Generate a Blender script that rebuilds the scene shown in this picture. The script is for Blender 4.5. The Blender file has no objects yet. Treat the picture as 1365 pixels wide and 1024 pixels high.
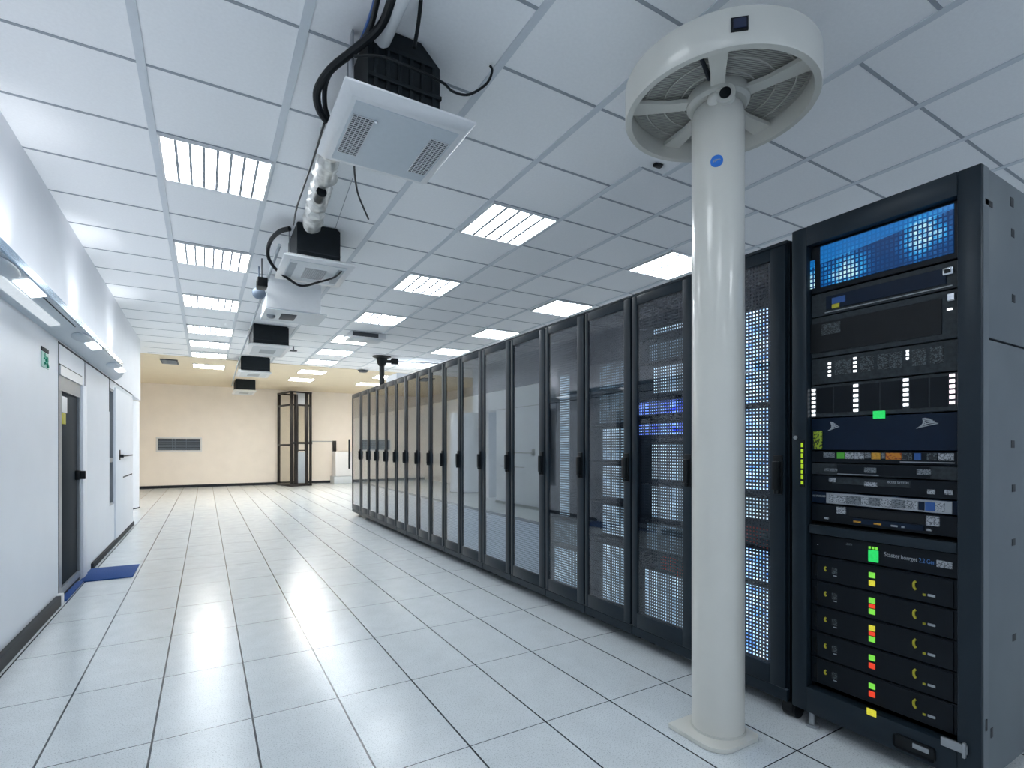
import bpy, bmesh, math, random
from mathutils import Vector, Matrix
random.seed(7)
R = math.radians
S = bpy.context.scene
COL = S.collection

# ------------------------------------------------------------------ camera, world, exposure
F = 691.0; CX, HY = 682.5, 596.0; YAW = R(30.6); CT, ST = math.cos(YAW), math.sin(YAW); H = 1.3
cam_d = bpy.data.cameras.new('camera'); cam = bpy.data.objects.new('camera', cam_d); COL.objects.link(cam)
cam_d.sensor_fit = 'HORIZONTAL'; cam_d.sensor_width = 36.0; cam_d.lens = 36.0 * F / 1365.0
cam_d.shift_y = (HY - 512.0) / 1365.0
cam_d.clip_start = 0.05; cam_d.clip_end = 100
cam.location = (0, 0, H); cam.rotation_euler = (R(90), 0, -YAW)
S.camera = cam
W = bpy.data.worlds.new('world'); S.world = W; W.use_nodes = True
W.node_tree.nodes['Background'].inputs[0].default_value = (0.5, 0.6, 0.75, 1)
W.node_tree.nodes['Background'].inputs[1].default_value = 0.7
S.view_settings.view_transform = 'Standard'; S.view_settings.look = 'None'
S.view_settings.gamma = 1.0; S.view_settings.use_curve_mapping = False
S.view_settings.exposure = 0.70
S.cycles.max_bounces = 14; S.cycles.diffuse_bounces = 8; S.cycles.glossy_bounces = 5; S.cycles.transparent_max_bounces = 16
PANEL_W = 10.0           # strength of the ceiling light panels
LIGHT_C = (0.90, 0.96, 1.0)

# ------------------------------------------------------------------ helpers
def px(u, v, z=None, y=None, x=None):
    """point on the plane z / y / x seen at pixel (u, v) of the photograph"""
    a = (u - CX) / F; b = (HY - v) / F
    d = Vector((a * CT + ST, -a * ST + CT, b))
    t = (z - H) / d.z if z is not None else (y / d.y if y is not None else x / d.x)
    return Vector((d.x * t, d.y * t, H + d.z * t))

class MB:
    def __init__(s): s.bm = bmesh.new()
    def box(s, x0, x1, y0, y1, z0, z1, bev=0.0, seg=2):
        m = Matrix.Translation(((x0+x1)/2, (y0+y1)/2, (z0+z1)/2)) @ Matrix.Diagonal((abs(x1-x0), abs(y1-y0), abs(z1-z0), 1))
        g = bmesh.ops.create_cube(s.bm, size=1.0, matrix=m)
        if bev > 0:
            vs = g['verts']; es = list({e for v in vs for e in v.link_edges})
            bmesh.ops.bevel(s.bm, geom=es, offset=bev, segments=seg, profile=0.5, affect='EDGES')
        return s
    def cyl(s, p0, p1, r0, r1=None, n=24, caps=True):
        p0 = Vector(p0); p1 = Vector(p1); r1 = r0 if r1 is None else r1
        q = (p1 - p0).to_track_quat('Z', 'Y').to_matrix().to_4x4()
        m = Matrix.Translation((p0 + p1) / 2) @ q
        bmesh.ops.create_cone(s.bm, cap_ends=caps, segments=n, radius1=r0, radius2=r1, depth=(p1-p0).length, matrix=m)
        return s
    def ball(s, c, r, sc=(1, 1, 1), n=20):
        bmesh.ops.create_uvsphere(s.bm, u_segments=n, v_segments=max(8, n//2), radius=r, matrix=Matrix.Translation(c) @ Matrix.Diagonal((*sc, 1)))
        return s
    def lathe(s, c, prof, n=64, closed=False):
        """revolve (r, z) about the vertical axis through c"""
        rings = []
        for r, z in prof:
            if r < 1e-6: rings.append([s.bm.verts.new((c[0], c[1], c[2] + z))])
            else: rings.append([s.bm.verts.new((c[0] + r*math.cos(2*math.pi*k/n), c[1] + r*math.sin(2*math.pi*k/n), c[2] + z)) for k in range(n)])
        pairs = list(zip(rings, rings[1:])) + ([(rings[-1], rings[0])] if closed else [])
        for a, b in pairs:
            for k in range(n):
                k2 = (k+1) % n
                if len(a) == 1 and len(b) == 1: break
                if len(a) == 1: f = (a[0], b[k], b[k2])
                elif len(b) == 1: f = (a[k], b[0], a[k2])
                else: f = (a[k], b[k], b[k2], a[k2])
                s.bm.faces.new(f)
        return s
    def prism(s, pts, axis, a0, a1):
        """polygon pts in the two other axes, extruded along axis ('x','y','z') from a0 to a1"""
        def P(p, a): return {'x': (a, p[0], p[1]), 'y': (p[0], a, p[1]), 'z': (p[0], p[1], a)}[axis]
        A = [s.bm.verts.new(P(p, a0)) for p in pts]; B = [s.bm.verts.new(P(p, a1)) for p in pts]
        s.bm.faces.new(A); s.bm.faces.new(list(reversed(B)))
        n = len(pts)
        for k in range(n): s.bm.faces.new((A[k], B[k], B[(k+1) % n], A[(k+1) % n]))
        return s
    def loft(s, loops):
        L = [[s.bm.verts.new(p) for p in lp] for lp in loops]
        n = len(L[0])
        for a, b in zip(L, L[1:]):
            for k in range(n): s.bm.faces.new((a[k], b[k], b[(k+1) % n], a[(k+1) % n]))
        s.bm.faces.new(L[0]); s.bm.faces.new(list(reversed(L[-1])))
        return s
    def tube(s, pts, r, n=10, sub=6, r1=None):
        P = [Vector(p) for p in pts]
        if sub > 1 and len(P) > 2:
            Q = []
            for i in range(len(P)-1):
                p0 = P[max(i-1, 0)]; p1 = P[i]; p2 = P[i+1]; p3 = P[min(i+2, len(P)-1)]
                for k in range(sub):
                    t = k / sub
                    Q.append(0.5*((2*p1) + (p2-p0)*t + (2*p0-5*p1+4*p2-p3)*t*t + (3*p1-p0-3*p2+p3)*t**3))
            Q.append(P[-1]); P = Q
        rings = []; up = Vector((0.13, 0.21, 0.97))
        for i, p in enumerate(P):
            t = (P[min(i+1, len(P)-1)] - P[max(i-1, 0)]).normalized()
            a = t.cross(up)
            if a.length < 0.05: a = t.cross(Vector((1, 0, 0)))
            a.normalize(); b = t.cross(a); up = b if b.dot(up) > 0 else -b
            rr = r if r1 is None else r + (r1 - r) * i / (len(P)-1)
            rr = rr(i / (len(P)-1)) if callable(rr) else rr
            rings.append([s.bm.verts.new(p + (a*math.cos(2*math.pi*k/n) + b*math.sin(2*math.pi*k/n))*rr) for k in range(n)])
        for A, B in zip(rings, rings[1:]):
            for k in range(n): s.bm.faces.new((A[k], B[k], B[(k+1) % n], A[(k+1) % n]))
        s.bm.faces.new(rings[0]); s.bm.faces.new(list(reversed(rings[-1])))
        return s
    def build(s, name, material, parent=None, smooth=True):
        me = bpy.data.meshes.new(name)
        o = bpy.data.objects.new(name, me); COL.objects.link(o)
        bmesh.ops.recalc_face_normals(s.bm, faces=s.bm.faces[:])
        if parent is not None:
            o.parent = parent
            if parent.type == 'EMPTY' and not parent.get('_local'):
                bmesh.ops.translate(s.bm, verts=s.bm.verts[:], vec=-parent.location)
            elif parent.parent is not None and not parent.parent.get('_local'):
                bmesh.ops.translate(s.bm, verts=s.bm.verts[:], vec=-parent.parent.location)
        s.bm.to_mesh(me); s.bm.free()
        me.materials.append(material)
        if smooth:
            me.shade_smooth(); me.set_sharp_from_angle(angle=R(35))
        return o

def tag(o, label, cat, group=None):
    o['label'] = label; o['category'] = cat
    if group: o['group'] = group
    return o
def thing(name, loc, label, cat, group=None, local=False):
    o = bpy.data.objects.new(name, None); COL.objects.link(o); o.location = loc; o.empty_display_size = 0.1
    if local: o['_local'] = 1
    return tag(o, label, cat, group)
def struct(o): o['kind'] = 'structure'; return o

# ------------------------------------------------------------------ materials
def _mat(name):
    m = bpy.data.materials.new(name); m.use_nodes = True
    return m, m.node_tree.nodes, m.node_tree.links, m.node_tree.nodes['Principled BSDF']
def mat(name, col, rough=0.5, metal=0.0, var=0.04, scale=30.0, bump=0.0, ior=None, coat=0.0, spec=0.5):
    m, N, L, P = _mat(name)
    tc = N.new('ShaderNodeTexCoord'); nz = N.new('ShaderNodeTexNoise'); nz.inputs['Scale'].default_value = scale; nz.inputs['Detail'].default_value = 3
    L.new(tc.outputs['Object'], nz.inputs['Vector'])
    r = N.new('ShaderNodeValToRGB')
    r.color_ramp.elements[0].position = 0.3; r.color_ramp.elements[1].position = 0.7
    r.color_ramp.elements[0].color = (*[c*(1-var) for c in col], 1); r.color_ramp.elements[1].color = (*[min(1, c*(1+var)) for c in col], 1)
    L.new(nz.outputs['Fac'], r.inputs['Fac']); L.new(r.outputs['Color'], P.inputs['Base Color'])
    P.inputs['Roughness'].default_value = rough; P.inputs['Metallic'].default_value = metal
    P.inputs['Specular IOR Level'].default_value = spec
    if ior: P.inputs['IOR'].default_value = ior
    P.inputs['Coat Weight'].default_value = coat
    if bump:
        b = N.new('ShaderNodeBump'); b.inputs['Strength'].default_value = bump; b.inputs['Distance'].default_value = 0.002
        L.new(nz.outputs['Fac'], b.inputs['Height']); L.new(b.outputs['Normal'], P.inputs['Normal'])
    return m
def glow(name, col, strength, var=0.15, scale=60.0):
    m, N, L, P = _mat(name)
    tc = N.new('ShaderNodeTexCoord'); nz = N.new('ShaderNodeTexNoise'); nz.inputs['Scale'].default_value = scale
    L.new(tc.outputs['Object'], nz.inputs['Vector'])
    mr = N.new('ShaderNodeMapRange'); mr.inputs['To Min'].default_value = strength*(1-var); mr.inputs['To Max'].default_value = strength*(1+var)
    L.new(nz.outputs['Fac'], mr.inputs['Value'])
    P.inputs['Base Color'].default_value = (*[c*0.2 for c in col], 1)
    P.inputs['Emission Color'].default_value = (*col, 1)
    L.new(mr.outputs['Result'], P.inputs['Emission Strength'])
    return m
def math_node(N, L, op, a, b=None):
    n = N.new('ShaderNodeMath'); n.operation = op
    for i, x in enumerate((a, b)):
        if x is None: continue
        if isinstance(x, (int, float)): n.inputs[i].default_value = x
        else: L.new(x, n.inputs[i])
    return n.outputs[0]

def floor_mat():
    m, N, L, P = _mat('floor_tiles')
    g = N.new('ShaderNodeNewGeometry'); sp = N.new('ShaderNodeSeparateXYZ'); L.new(g.outputs['Position'], sp.inputs[0])
    def line(sock, off, pitch, w):
        a = math_node(N, L, 'ADD', sock, -off + 100*pitch); a = math_node(N, L, 'DIVIDE', a, pitch)
        a = math_node(N, L, 'FRACT', a); a = math_node(N, L, 'SUBTRACT', a, 0.5); a = math_node(N, L, 'ABSOLUTE', a)
        return math_node(N, L, 'GREATER_THAN', a, 0.5 - w/pitch/2)
    lx = line(sp.outputs[0], -0.60, 0.397, 0.0085); ly = line(sp.outputs[1], 1.288, 0.742, 0.005)
    ln = math_node(N, L, 'MAXIMUM', lx, ly)
    n1 = N.new('ShaderNodeTexNoise'); n1.inputs['Scale'].default_value = 170; n1.inputs['Detail'].default_value = 4; L.new(g.outputs['Position'], n1.inputs['Vector'])
    n2 = N.new('ShaderNodeTexNoise'); n2.inputs['Scale'].default_value = 7; n2.inputs['Detail'].default_value = 4; L.new(g.outputs['Position'], n2.inputs['Vector'])
    r = N.new('ShaderNodeValToRGB'); e = r.color_ramp.elements
    e[0].position = 0.33; e[0].color = (0.40, 0.44, 0.46, 1); e[1].position = 0.47; e[1].color = (0.64, 0.68, 0.70, 1)
    L.new(n1.outputs['Fac'], r.inputs['Fac'])
    r2 = N.new('ShaderNodeValToRGB'); e = r2.color_ramp.elements
    e[0].position = 0.3; e[0].color = (0.93, 0.93, 0.93, 1); e[1].position = 0.7; e[1].color = (1, 1, 1, 1); L.new(n2.outputs['Fac'], r2.inputs['Fac'])
    mx = N.new('ShaderNodeMix'); mx.data_type = 'RGBA'; mx.blend_type = 'MULTIPLY'; mx.inputs['Factor'].default_value = 1
    L.new(r.outputs['Color'], mx.inputs['A']); L.new(r2.outputs['Color'], mx.inputs['B'])
    m2 = N.new('ShaderNodeMix'); m2.data_type = 'RGBA'; L.new(ln, m2.inputs['Factor'])
    L.new(mx.outputs['Result'], m2.inputs['A']); m2.inputs['B'].default_value = (0.02, 0.03, 0.04, 1)
    L.new(m2.outputs['Result'], P.inputs['Base Color'])
    rr = N.new('ShaderNodeMapRange'); rr.inputs['To Min'].default_value = 0.17; rr.inputs['To Max'].default_value = 0.25
    L.new(n2.outputs['Fac'], rr.inputs['Value']); L.new(rr.outputs['Result'], P.inputs['Roughness'])
    b = N.new('ShaderNodeBump'); b.inputs['Strength'].default_value = 0.04; b.inputs['Distance'].default_value = 0.001
    L.new(n1.outputs['Fac'], b.inputs['Height']); L.new(b.outputs['Normal'], P.inputs['Normal'])
    return m
def perforated_mat(name, pitch, hole, col, metal=0.6):
    """steel sheet punched with a square grid of holes that one sees through"""
    m, N, L, P = _mat(name)
    g = N.new('ShaderNodeNewGeometry'); sp = N.new('ShaderNodeSeparateXYZ'); L.new(g.outputs['Position'], sp.inputs[0])
    def cell(sock):
        a = math_node(N, L, 'DIVIDE', math_node(N, L, 'ADD', sock, 50.0), pitch); a = math_node(N, L, 'FRACT', a)
        return math_node(N, L, 'ABSOLUTE', math_node(N, L, 'SUBTRACT', a, 0.5))
    mx = math_node(N, L, 'MAXIMUM', cell(sp.outputs[1]), cell(sp.outputs[2]))
    hl = math_node(N, L, 'LESS_THAN', mx, hole/2)
    P.inputs['Base Color'].default_value = (*col, 1); P.inputs['Metallic'].default_value = metal; P.inputs['Roughness'].default_value = 0.45
    t = N.new('ShaderNodeBsdfTransparent'); ms = N.new('ShaderNodeMixShader')
    L.new(hl, ms.inputs[0]); L.new(P.outputs[0], ms.inputs[1]); L.new(t.outputs[0], ms.inputs[2])
    L.new(ms.outputs[0], N['Material Output'].inputs[0])
    return m
def glass_mat(name, tint, ior, rough=0.02, tintg=(1, 1, 1)):
    m, N, L, P = _mat(name)
    N.remove(P)
    t = N.new('ShaderNodeBsdfTransparent'); t.inputs[0].default_value = (*tint, 1)
    g = N.new('ShaderNodeBsdfGlossy'); g.inputs['Color'].default_value = (*tintg, 1); g.inputs['Roughness'].default_value = rough
    ge = N.new('ShaderNodeNewGeometry'); dp = N.new('ShaderNodeVectorMath'); dp.operation = 'DOT_PRODUCT'
    L.new(ge.outputs['Normal'], dp.inputs[0]); L.new(ge.outputs['Incoming'], dp.inputs[1])
    c = math_node(N, L, 'SUBTRACT', 1.0, math_node(N, L, 'ABSOLUTE', dp.outputs['Value']))
    r0 = ((ior-1)/(ior+1))**2
    f = math_node(N, L, 'ADD', math_node(N, L, 'MULTIPLY', math_node(N, L, 'POWER', c, 3.4), 1-r0), r0)
    ms = N.new('ShaderNodeMixShader'); L.new(f, ms.inputs[0]); L.new(t.outputs[0], ms.inputs[1]); L.new(g.outputs[0], ms.inputs[2])
    L.new(ms.outputs[0], N['Material Output'].inputs[0])
    return m
def label_mat(name, base, ink, sx, sy):
    """paper label with rows of tiny print"""
    m, N, L, P = _mat(name)
    tc = N.new('ShaderNodeTexCoord'); mp = N.new('ShaderNodeMapping'); mp.inputs['Scale'].default_value = (1, sx, sy)
    L.new(tc.outputs['Object'], mp.inputs['Vector'])
    v = N.new('ShaderNodeTexVoronoi'); v.inputs['Scale'].default_value = 1.0; L.new(mp.outputs['Vector'], v.inputs['Vector'])
    r = N.new('ShaderNodeValToRGB'); r.color_ramp.interpolation = 'CONSTANT'; e = r.color_ramp.elements
    e[0].position = 0; e[0].color = (*base, 1); e[1].position = 0.62; e[1].color = (*ink, 1)
    sp = N.new('ShaderNodeSeparateColor'); L.new(v.outputs['Color'], sp.inputs[0]); L.new(sp.outputs[0], r.inputs['Fac'])
    L.new(r.outputs['Color'], P.inputs['Base Color']); P.inputs['Roughness'].default_value = 0.5
    return m
def screen_mat():
    """the blue lit display at the top of the open rack"""
    m, N, L, P = _mat('blue_display')
    tc = N.new('ShaderNodeTexCoord'); sp = N.new('ShaderNodeSeparateXYZ'); L.new(tc.outputs['Object'], sp.inputs[0])
    Y, Z = sp.outputs[1], sp.outputs[2]       # y runs to the left of the display, z up
    def bump(c0, w0, c1, w1):
        a = math_node(N, L, 'DIVIDE', math_node(N, L, 'SUBTRACT', Y, c0), w0); b = math_node(N, L, 'DIVIDE', math_node(N, L, 'SUBTRACT', Z, c1), w1)
        q = math_node(N, L, 'ADD', math_node(N, L, 'POWER', math_node(N, L, 'ABSOLUTE', a), 2), math_node(N, L, 'POWER', math_node(N, L, 'ABSOLUTE', b), 2))
        return math_node(N, L, 'EXPONENT', math_node(N, L, 'MULTIPLY', q, -1))
    def cells(sock, p, w):
        a = math_node(N, L, 'FRACT', math_node(N, L, 'DIVIDE', math_node(N, L, 'ADD', sock, 30.0), p))
        return math_node(N, L, 'GREATER_THAN', a, w)
    grid = math_node(N, L, 'MULTIPLY', cells(Y, 0.0165, 0.38), cells(Z, 0.0195, 0.33))
    nz = N.new('ShaderNodeTexNoise'); nz.inputs['Scale'].default_value = 90; nz.inputs['Detail'].default_value = 4; L.new(tc.outputs['Object'], nz.inputs['Vector'])
    gl = math_node(N, L, 'MAXIMUM', bump(0.145, 0.07, -0.045, 0.05), bump(-0.155, 0.055, 0.005, 0.06))
    n2 = N.new('ShaderNodeTexNoise'); n2.inputs['Scale'].default_value = 22; n2.inputs['Detail'].default_value = 2; L.new(tc.outputs['Object'], n2.inputs['Vector'])
    brk = math_node(N, L, 'MULTIPLY', math_node(N, L, 'POWER', n2.outputs['Fac'], 2.0), 3.4)
    gl = math_node(N, L, 'MULTIPLY', gl, brk)
    hot = math_node(N, L, 'MULTIPLY', math_node(N, L, 'MULTIPLY', gl, grid), math_node(N, L, 'MULTIPLY', nz.outputs['Fac'], 2.2))
    # a lighter band across the top
    band = math_node(N, L, 'GREATER_THAN', math_node(N, L, 'ADD', Z, math_node(N, L, 'MULTIPLY', Y, 0.12)), 0.042)
    base = math_node(N, L, 'ADD', math_node(N, L, 'MULTIPLY', band, 0.16), math_node(N, L, 'MULTIPLY', math_node(N, L, 'MULTIPLY', grid, nz.outputs['Fac']), 0.09))
    tot = math_node(N, L, 'ADD', math_node(N, L, 'ADD', base, 0.07), hot)
    r = N.new('ShaderNodeValToRGB'); e = r.color_ramp.elements
    e[0].position = 0.0; e[0].color = (0.0, 0.012, 0.05, 1); e[1].position = 1.0; e[1].color = (0.6, 0.95, 1.0, 1)
    for p, c in ((0.12, (0.0, 0.04, 0.16)), (0.28, (0.005, 0.16, 0.50)), (0.5, (0.02, 0.38, 0.85))):
        x = e.new(p); x.color = (*c, 1)
    L.new(tot, r.inputs['Fac'])
    P.inputs['Base Color'].default_value = (0.005, 0.01, 0.03, 1); P.inputs['Roughness'].default_value = 0.1
    L.new(r.outputs['Color'], P.inputs['Emission Color']); P.inputs['Emission Strength'].default_value = 0.55
    return m
def led_mat(name, ca, cb, s, scale):
    """server fronts crowded with status lights, in rows"""
    m, N, L, P = _mat(name)
    g = N.new('ShaderNodeNewGeometry'); mp = N.new('ShaderNodeMapping'); mp.inputs['Scale'].default_value = (1, scale, scale*3)
    L.new(g.outputs['Position'], mp.inputs['Vector'])
    nz = N.new('ShaderNodeTexNoise'); nz.inputs['Scale'].default_value = 1; nz.inputs['Detail'].default_value = 3; L.new(mp.outputs['Vector'], nz.inputs['Vector'])
    r = N.new('ShaderNodeValToRGB'); e = r.color_ramp.elements
    e[0].position = 0.35; e[0].color = (*ca, 1); e[1].position = 0.65; e[1].color = (*cb, 1)
    L.new(nz.outputs['Fac'], r.inputs['Fac'])
    P.inputs['Base Color'].default_value = (0.02, 0.03, 0.05, 1)
    L.new(r.outputs['Color'], P.inputs['Emission Color']); P.inputs['Emission Strength'].default_value = s
    return m

M = {}
M['floor'] = floor_mat()
M['wall'] = mat('white_paint', (0.78, 0.80, 0.84), 0.55, var=0.015, scale=4)
M['panel_wall'] = mat('white_wall_panel', (0.73, 0.77, 0.83), 0.4, var=0.015, scale=3)
M['beige'] = mat('beige_paint', (0.92, 0.85, 0.77), 0.7, var=0.02, scale=3)
M['beige_ceiling'] = mat('beige_ceiling_paint', (0.80, 0.70, 0.53), 0.8, var=0.02, scale=3)
M['tile'] = mat('ceiling_tile', (0.91, 0.92, 0.93), 0.85, var=0.02, scale=60, bump=0.1)
M['bar'] = mat('ceiling_bar', (0.64, 0.68, 0.72), 0.45, var=0.02)
M['groove'] = mat('ceiling_joint', (0.33, 0.36, 0.40), 0.7, var=0.05)
M['base'] = mat('dark_skirting', (0.022, 0.027, 0.034), 0.6, spec=0.2)
M['rack'] = mat('rack_steel', (0.011, 0.020, 0.029), 0.38, metal=0.1, var=0.06, scale=8, spec=0.3)
M['rack_in'] = mat('rack_inside', (0.003, 0.004, 0.005), 0.7, spec=0.1)
M['rack_side'] = mat('rack_side_steel', (0.115, 0.135, 0.15), 0.45, metal=0.2, var=0.04, scale=6)
M['black'] = mat('black_plastic', (0.006, 0.008, 0.010), 0.4, spec=0.25)
M['dev'] = mat('device_black', (0.004, 0.007, 0.011), 0.4, var=0.1, spec=0.2)
M['dev2'] = mat('device_dark_grey', (0.027, 0.034, 0.039), 0.45, var=0.3, scale=60, spec=0.2)
M['dev3'] = mat('device_blue_black', (0.003, 0.011, 0.028), 0.4, var=0.1, spec=0.2)
M['chrome'] = mat('chrome', (0.75, 0.78, 0.82), 0.18, metal=1.0)
M['cream'] = mat('cream_enamel', (0.62, 0.61, 0.56), 0.28, var=0.015, scale=5, coat=0.3)
M['cream_in'] = mat('cream_inner', (0.50, 0.50, 0.46), 0.5, var=0.03)
M['grille_back'] = mat('grille_back_plate', (0.30, 0.30, 0.28), 0.7)  # mid grey plate behind the fan wires
M['white'] = mat('white_plastic', (0.74, 0.75, 0.76), 0.35, var=0.015)
M['unit_panel'] = mat('unit_grey_panel', (0.55, 0.60, 0.64), 0.35, var=0.02)
M['unit_body'] = mat('unit_black_body', (0.007, 0.011, 0.014), 0.5, var=0.25, scale=14, spec=0.25)
M['foil'] = mat('crinkled_foil', (0.62, 0.62, 0.60), 0.35, metal=0.55, var=0.25, scale=22, bump=0.6)
M['canopy'] = mat('canopy_grey', (0.50, 0.56, 0.62), 0.35, var=0.02)
M['lip'] = mat('canopy_blue_metal', (0.22, 0.34, 0.48), 0.22, metal=0.7, var=0.1, scale=5)
M['door_dark'] = mat('door_slate', (0.016, 0.024, 0.032), 0.65, var=0.05, spec=0.08)
M['door_frame'] = mat('door_frame_aluminium', (0.30, 0.33, 0.36), 0.35, metal=0.5)
M['mat_blue'] = mat('blue_mat', (0.003, 0.050, 0.21), 0.85, var=0.2, scale=80, bump=0.3)
M['vent'] = mat('vent_slats', (0.30, 0.34, 0.38), 0.5)
M['slat_dark'] = mat('dark_blue_slats', (0.20, 0.25, 0.32), 0.5)
M['vent_dark'] = mat('vent_dark_grey', (0.05, 0.055, 0.065), 0.6)
M['panel_light'] = glow('light_panel', LIGHT_C, PANEL_W*1.3, var=0.03)
M['panel_light_left'] = glow('light_panel_left', LIGHT_C, PANEL_W*0.9, var=0.03)
M['strip'] = glow('canopy_strip_light', (0.85, 0.93, 1.0), 0.42)
M['lamp'] = glow('canopy_lamp_light', (0.9, 0.96, 1.0), 2.0)
M['panel_light_warm'] = glow('warm_light_panel', (1.0, 0.96, 0.90), PANEL_W*3.0, var=0.03)
M['louvre'] = mat('louvre', (0.35, 0.38, 0.42), 0.5)
M['perf'] = perforated_mat('punched_door_sheet', 0.0185, 0.44, (0.006, 0.010, 0.016), 0.2)
M['perf_grey'] = perforated_mat('punched_door_sheet_grey', 0.0185, 0.50, (0.42, 0.45, 0.48), 0.2)
M['blank'] = mat('warm_grey_reflection_tone', (0.42, 0.385, 0.32), 0.6, var=0.04, scale=5, spec=0.2)  # warm grey puts the beige reflection of the far doors into the colour
M['pane'] = glass_mat('door_glass', (0.86, 0.90, 0.94), 1.38, 0.02)
M['clear'] = glass_mat('thin_clear_pane', (0.93, 0.92, 0.86), 1.5, 0.05)
M['led_a'] = led_mat('server_lights_white', (0.20, 0.32, 0.42), (0.75, 0.92, 1.0), 1.35, 14)
M['led_b'] = led_mat('server_lights_blue_white', (0.10, 0.28, 0.8), (0.72, 0.92, 1.0), 2.2, 14)
M['led_c'] = led_mat('server_lights_blue', (0.0, 0.02, 0.7), (0.30, 0.50, 1.0), 2.2, 14)
M['led_d'] = led_mat('server_lights_dim', (0.03, 0.05, 0.06), (0.30, 0.42, 0.50), 0.9, 14)
M['red'] = mat('red_cable', (0.9, 0.08, 0.04), 0.5)
M['lw'] = glow('white_status_light', (0.9, 0.95, 1.0), 1.6, var=0.1)
M['lp'] = glow('pinkish_status_light', (1.0, 0.85, 0.92), 1.5, var=0.1)
M['lg'] = glow('green_status_light', (0.25, 0.9, 0.08), 0.45, var=0.35, scale=150)
M['lgb'] = glow('green_display', (0.02, 0.75, 0.15), 0.5, var=0.3, scale=120)
M['ly'] = glow('yellow_status_light', (0.8, 0.75, 0.05), 0.45, var=0.4, scale=150)
M['lr'] = glow('red_status_light', (0.9, 0.06, 0.02), 0.5, var=0.2, scale=150)
M['yellow'] = mat('yellow_tag', (0.42, 0.38, 0.02), 0.5, var=0.1)
M['lime'] = label_mat('lime_label', (0.28, 0.38, 0.02), (0.03, 0.05, 0.01), 180, 130)
M['limestrip'] = glow('lime_light_strip', (0.55, 0.85, 0.02), 0.4, var=0.4, scale=120)
M['paper'] = label_mat('white_label', (0.36, 0.38, 0.41), (0.08, 0.09, 0.10), 260, 420)
M['paper2'] = label_mat('grey_label', (0.17, 0.19, 0.21), (0.03, 0.04, 0.05), 300, 500)
M['print_dim'] = label_mat('faint_print', (0.006, 0.009, 0.012), (0.07, 0.09, 0.10), 240, 300)
M['amber'] = mat('amber_label', (0.5, 0.25, 0.02), 0.5, var=0.3, scale=120)
M['orange'] = label_mat('orange_label', (0.5, 0.18, 0.01), (0.25, 0.05, 0.01), 120, 200)
M['green'] = mat('green_label', (0.07, 0.36, 0.03), 0.5, var=0.1)
M['bluelabel'] = mat('blue_label', (0.02, 0.09, 0.30), 0.5, var=0.1)
M['bluedisc'] = mat('blue_sticker', (0.01, 0.16, 0.60), 0.4, var=0.1)
M['ink'] = mat('white_lettering', (0.36, 0.39, 0.42), 0.5)
M['inkblue'] = mat('blue_lettering', (0.06, 0.18, 0.45), 0.5)
M['steel'] = mat('dull_steel', (0.35, 0.37, 0.39), 0.4, metal=0.6)
M['switch'] = mat('switch_navy', (0.012, 0.02, 0.06), 0.3)
M['exit_green'] = mat('exit_green', (0.03, 0.35, 0.22), 0.5)
M['exit_pale'] = mat('exit_pale_green', (0.45, 0.68, 0.60), 0.5)
M['brown_dark'] = mat('bronze_black_post', (0.018, 0.015, 0.014), 0.35, metal=0.4)

# ------------------------------------------------------------------ setting
XW, XR, YB, HC = -1.05, 7.2, 19.6, 3.3
YN = -5.0
struct(MB().box(-3.0, XR, YN, YB+.3, -0.12, 0.0).build('floor', M['floor']))

def wall_left():
    b = MB(); x0 = XW - 0.35
    d0, d1, dz = 5.64, 6.52, 1.907         # doorway
    n0, n1, nz0, nz1 = 8.27, 8.66, 0.54, 2.06  # narrow niche
    b.box(x0, XW, YN, d0, 0, 2.17); b.box(x0, XW, d0, d1, dz, 2.17); b.box(x0, XW, d1, n0, 0, 2.17)
    b.box(x0, XW, n0, n1, 0, nz0); b.box(x0, XW, n0, n1, nz1, 2.17); b.box(x0, XW, n1, 10.67, 0, 2.17)
    o = struct(b.build('wall_left', M['panel_wall'], smooth=False))
    struct(MB().box(x0, XW, YN, 11.9, 2.17, HC).build('wall_left_upper', M['wall'], smooth=False))
    j = MB()
    for y, za, zb in ((5.615, 0.0, 2.17), (6.70, 1.88, 2.17), (8.24, 1.75, 2.17)): j.box(XW, XW+.004, y-.006, y+.006, za, zb)
    j.box(XW, XW+.004, 5.62, 6.55, 1.985, 1.998)
    j.box(XW, XW+.006, 5.6, 10.67, 2.163, 2.175)
    j.build('panel_joint', M['base'], o)
    MB().box(XW, XW+.012, 5.635, 6.535, 1.905, 1.985).build('lintel_board', M['white'], o)
    MB().box(XW, XW+.018, 6.53, 6.72, 0.0, 1.91, .004).build('door_casing', M['wall'], o)
wall_left()
struct(MB().box(-2.7, XW-.35, 11.7, 11.9, 0, HC).build('wall_return', M['wall'], smooth=False))
struct(MB().box(-2.9, -2.7, 11.7, YB, 0, HC).build('wall_left_back', M['beige'], smooth=False))
struct(MB().box(-2.9, XR, YB, YB+.2, 0, HC).build('wall_back', M['beige'], smooth=False))
struct(MB().box(XR, XR+.2, YN, YB+.2, 0, HC).build('wall_right', M['wall'], smooth=False))
struct(MB().box(-1.4, XR, YN, 13.5, HC, HC+.2).build('ceiling', M['tile'], smooth=False))
struct(MB().box(-2.9, XR, 13.5, YB, HC-.012, HC+.2).build('ceiling_back', M['beige_ceiling'], smooth=False))
struct(MB().box(-2.9, -1.4, 11.7, 13.5, HC, HC+.2).build('ceiling_bay', M['tile'], smooth=False))
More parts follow.
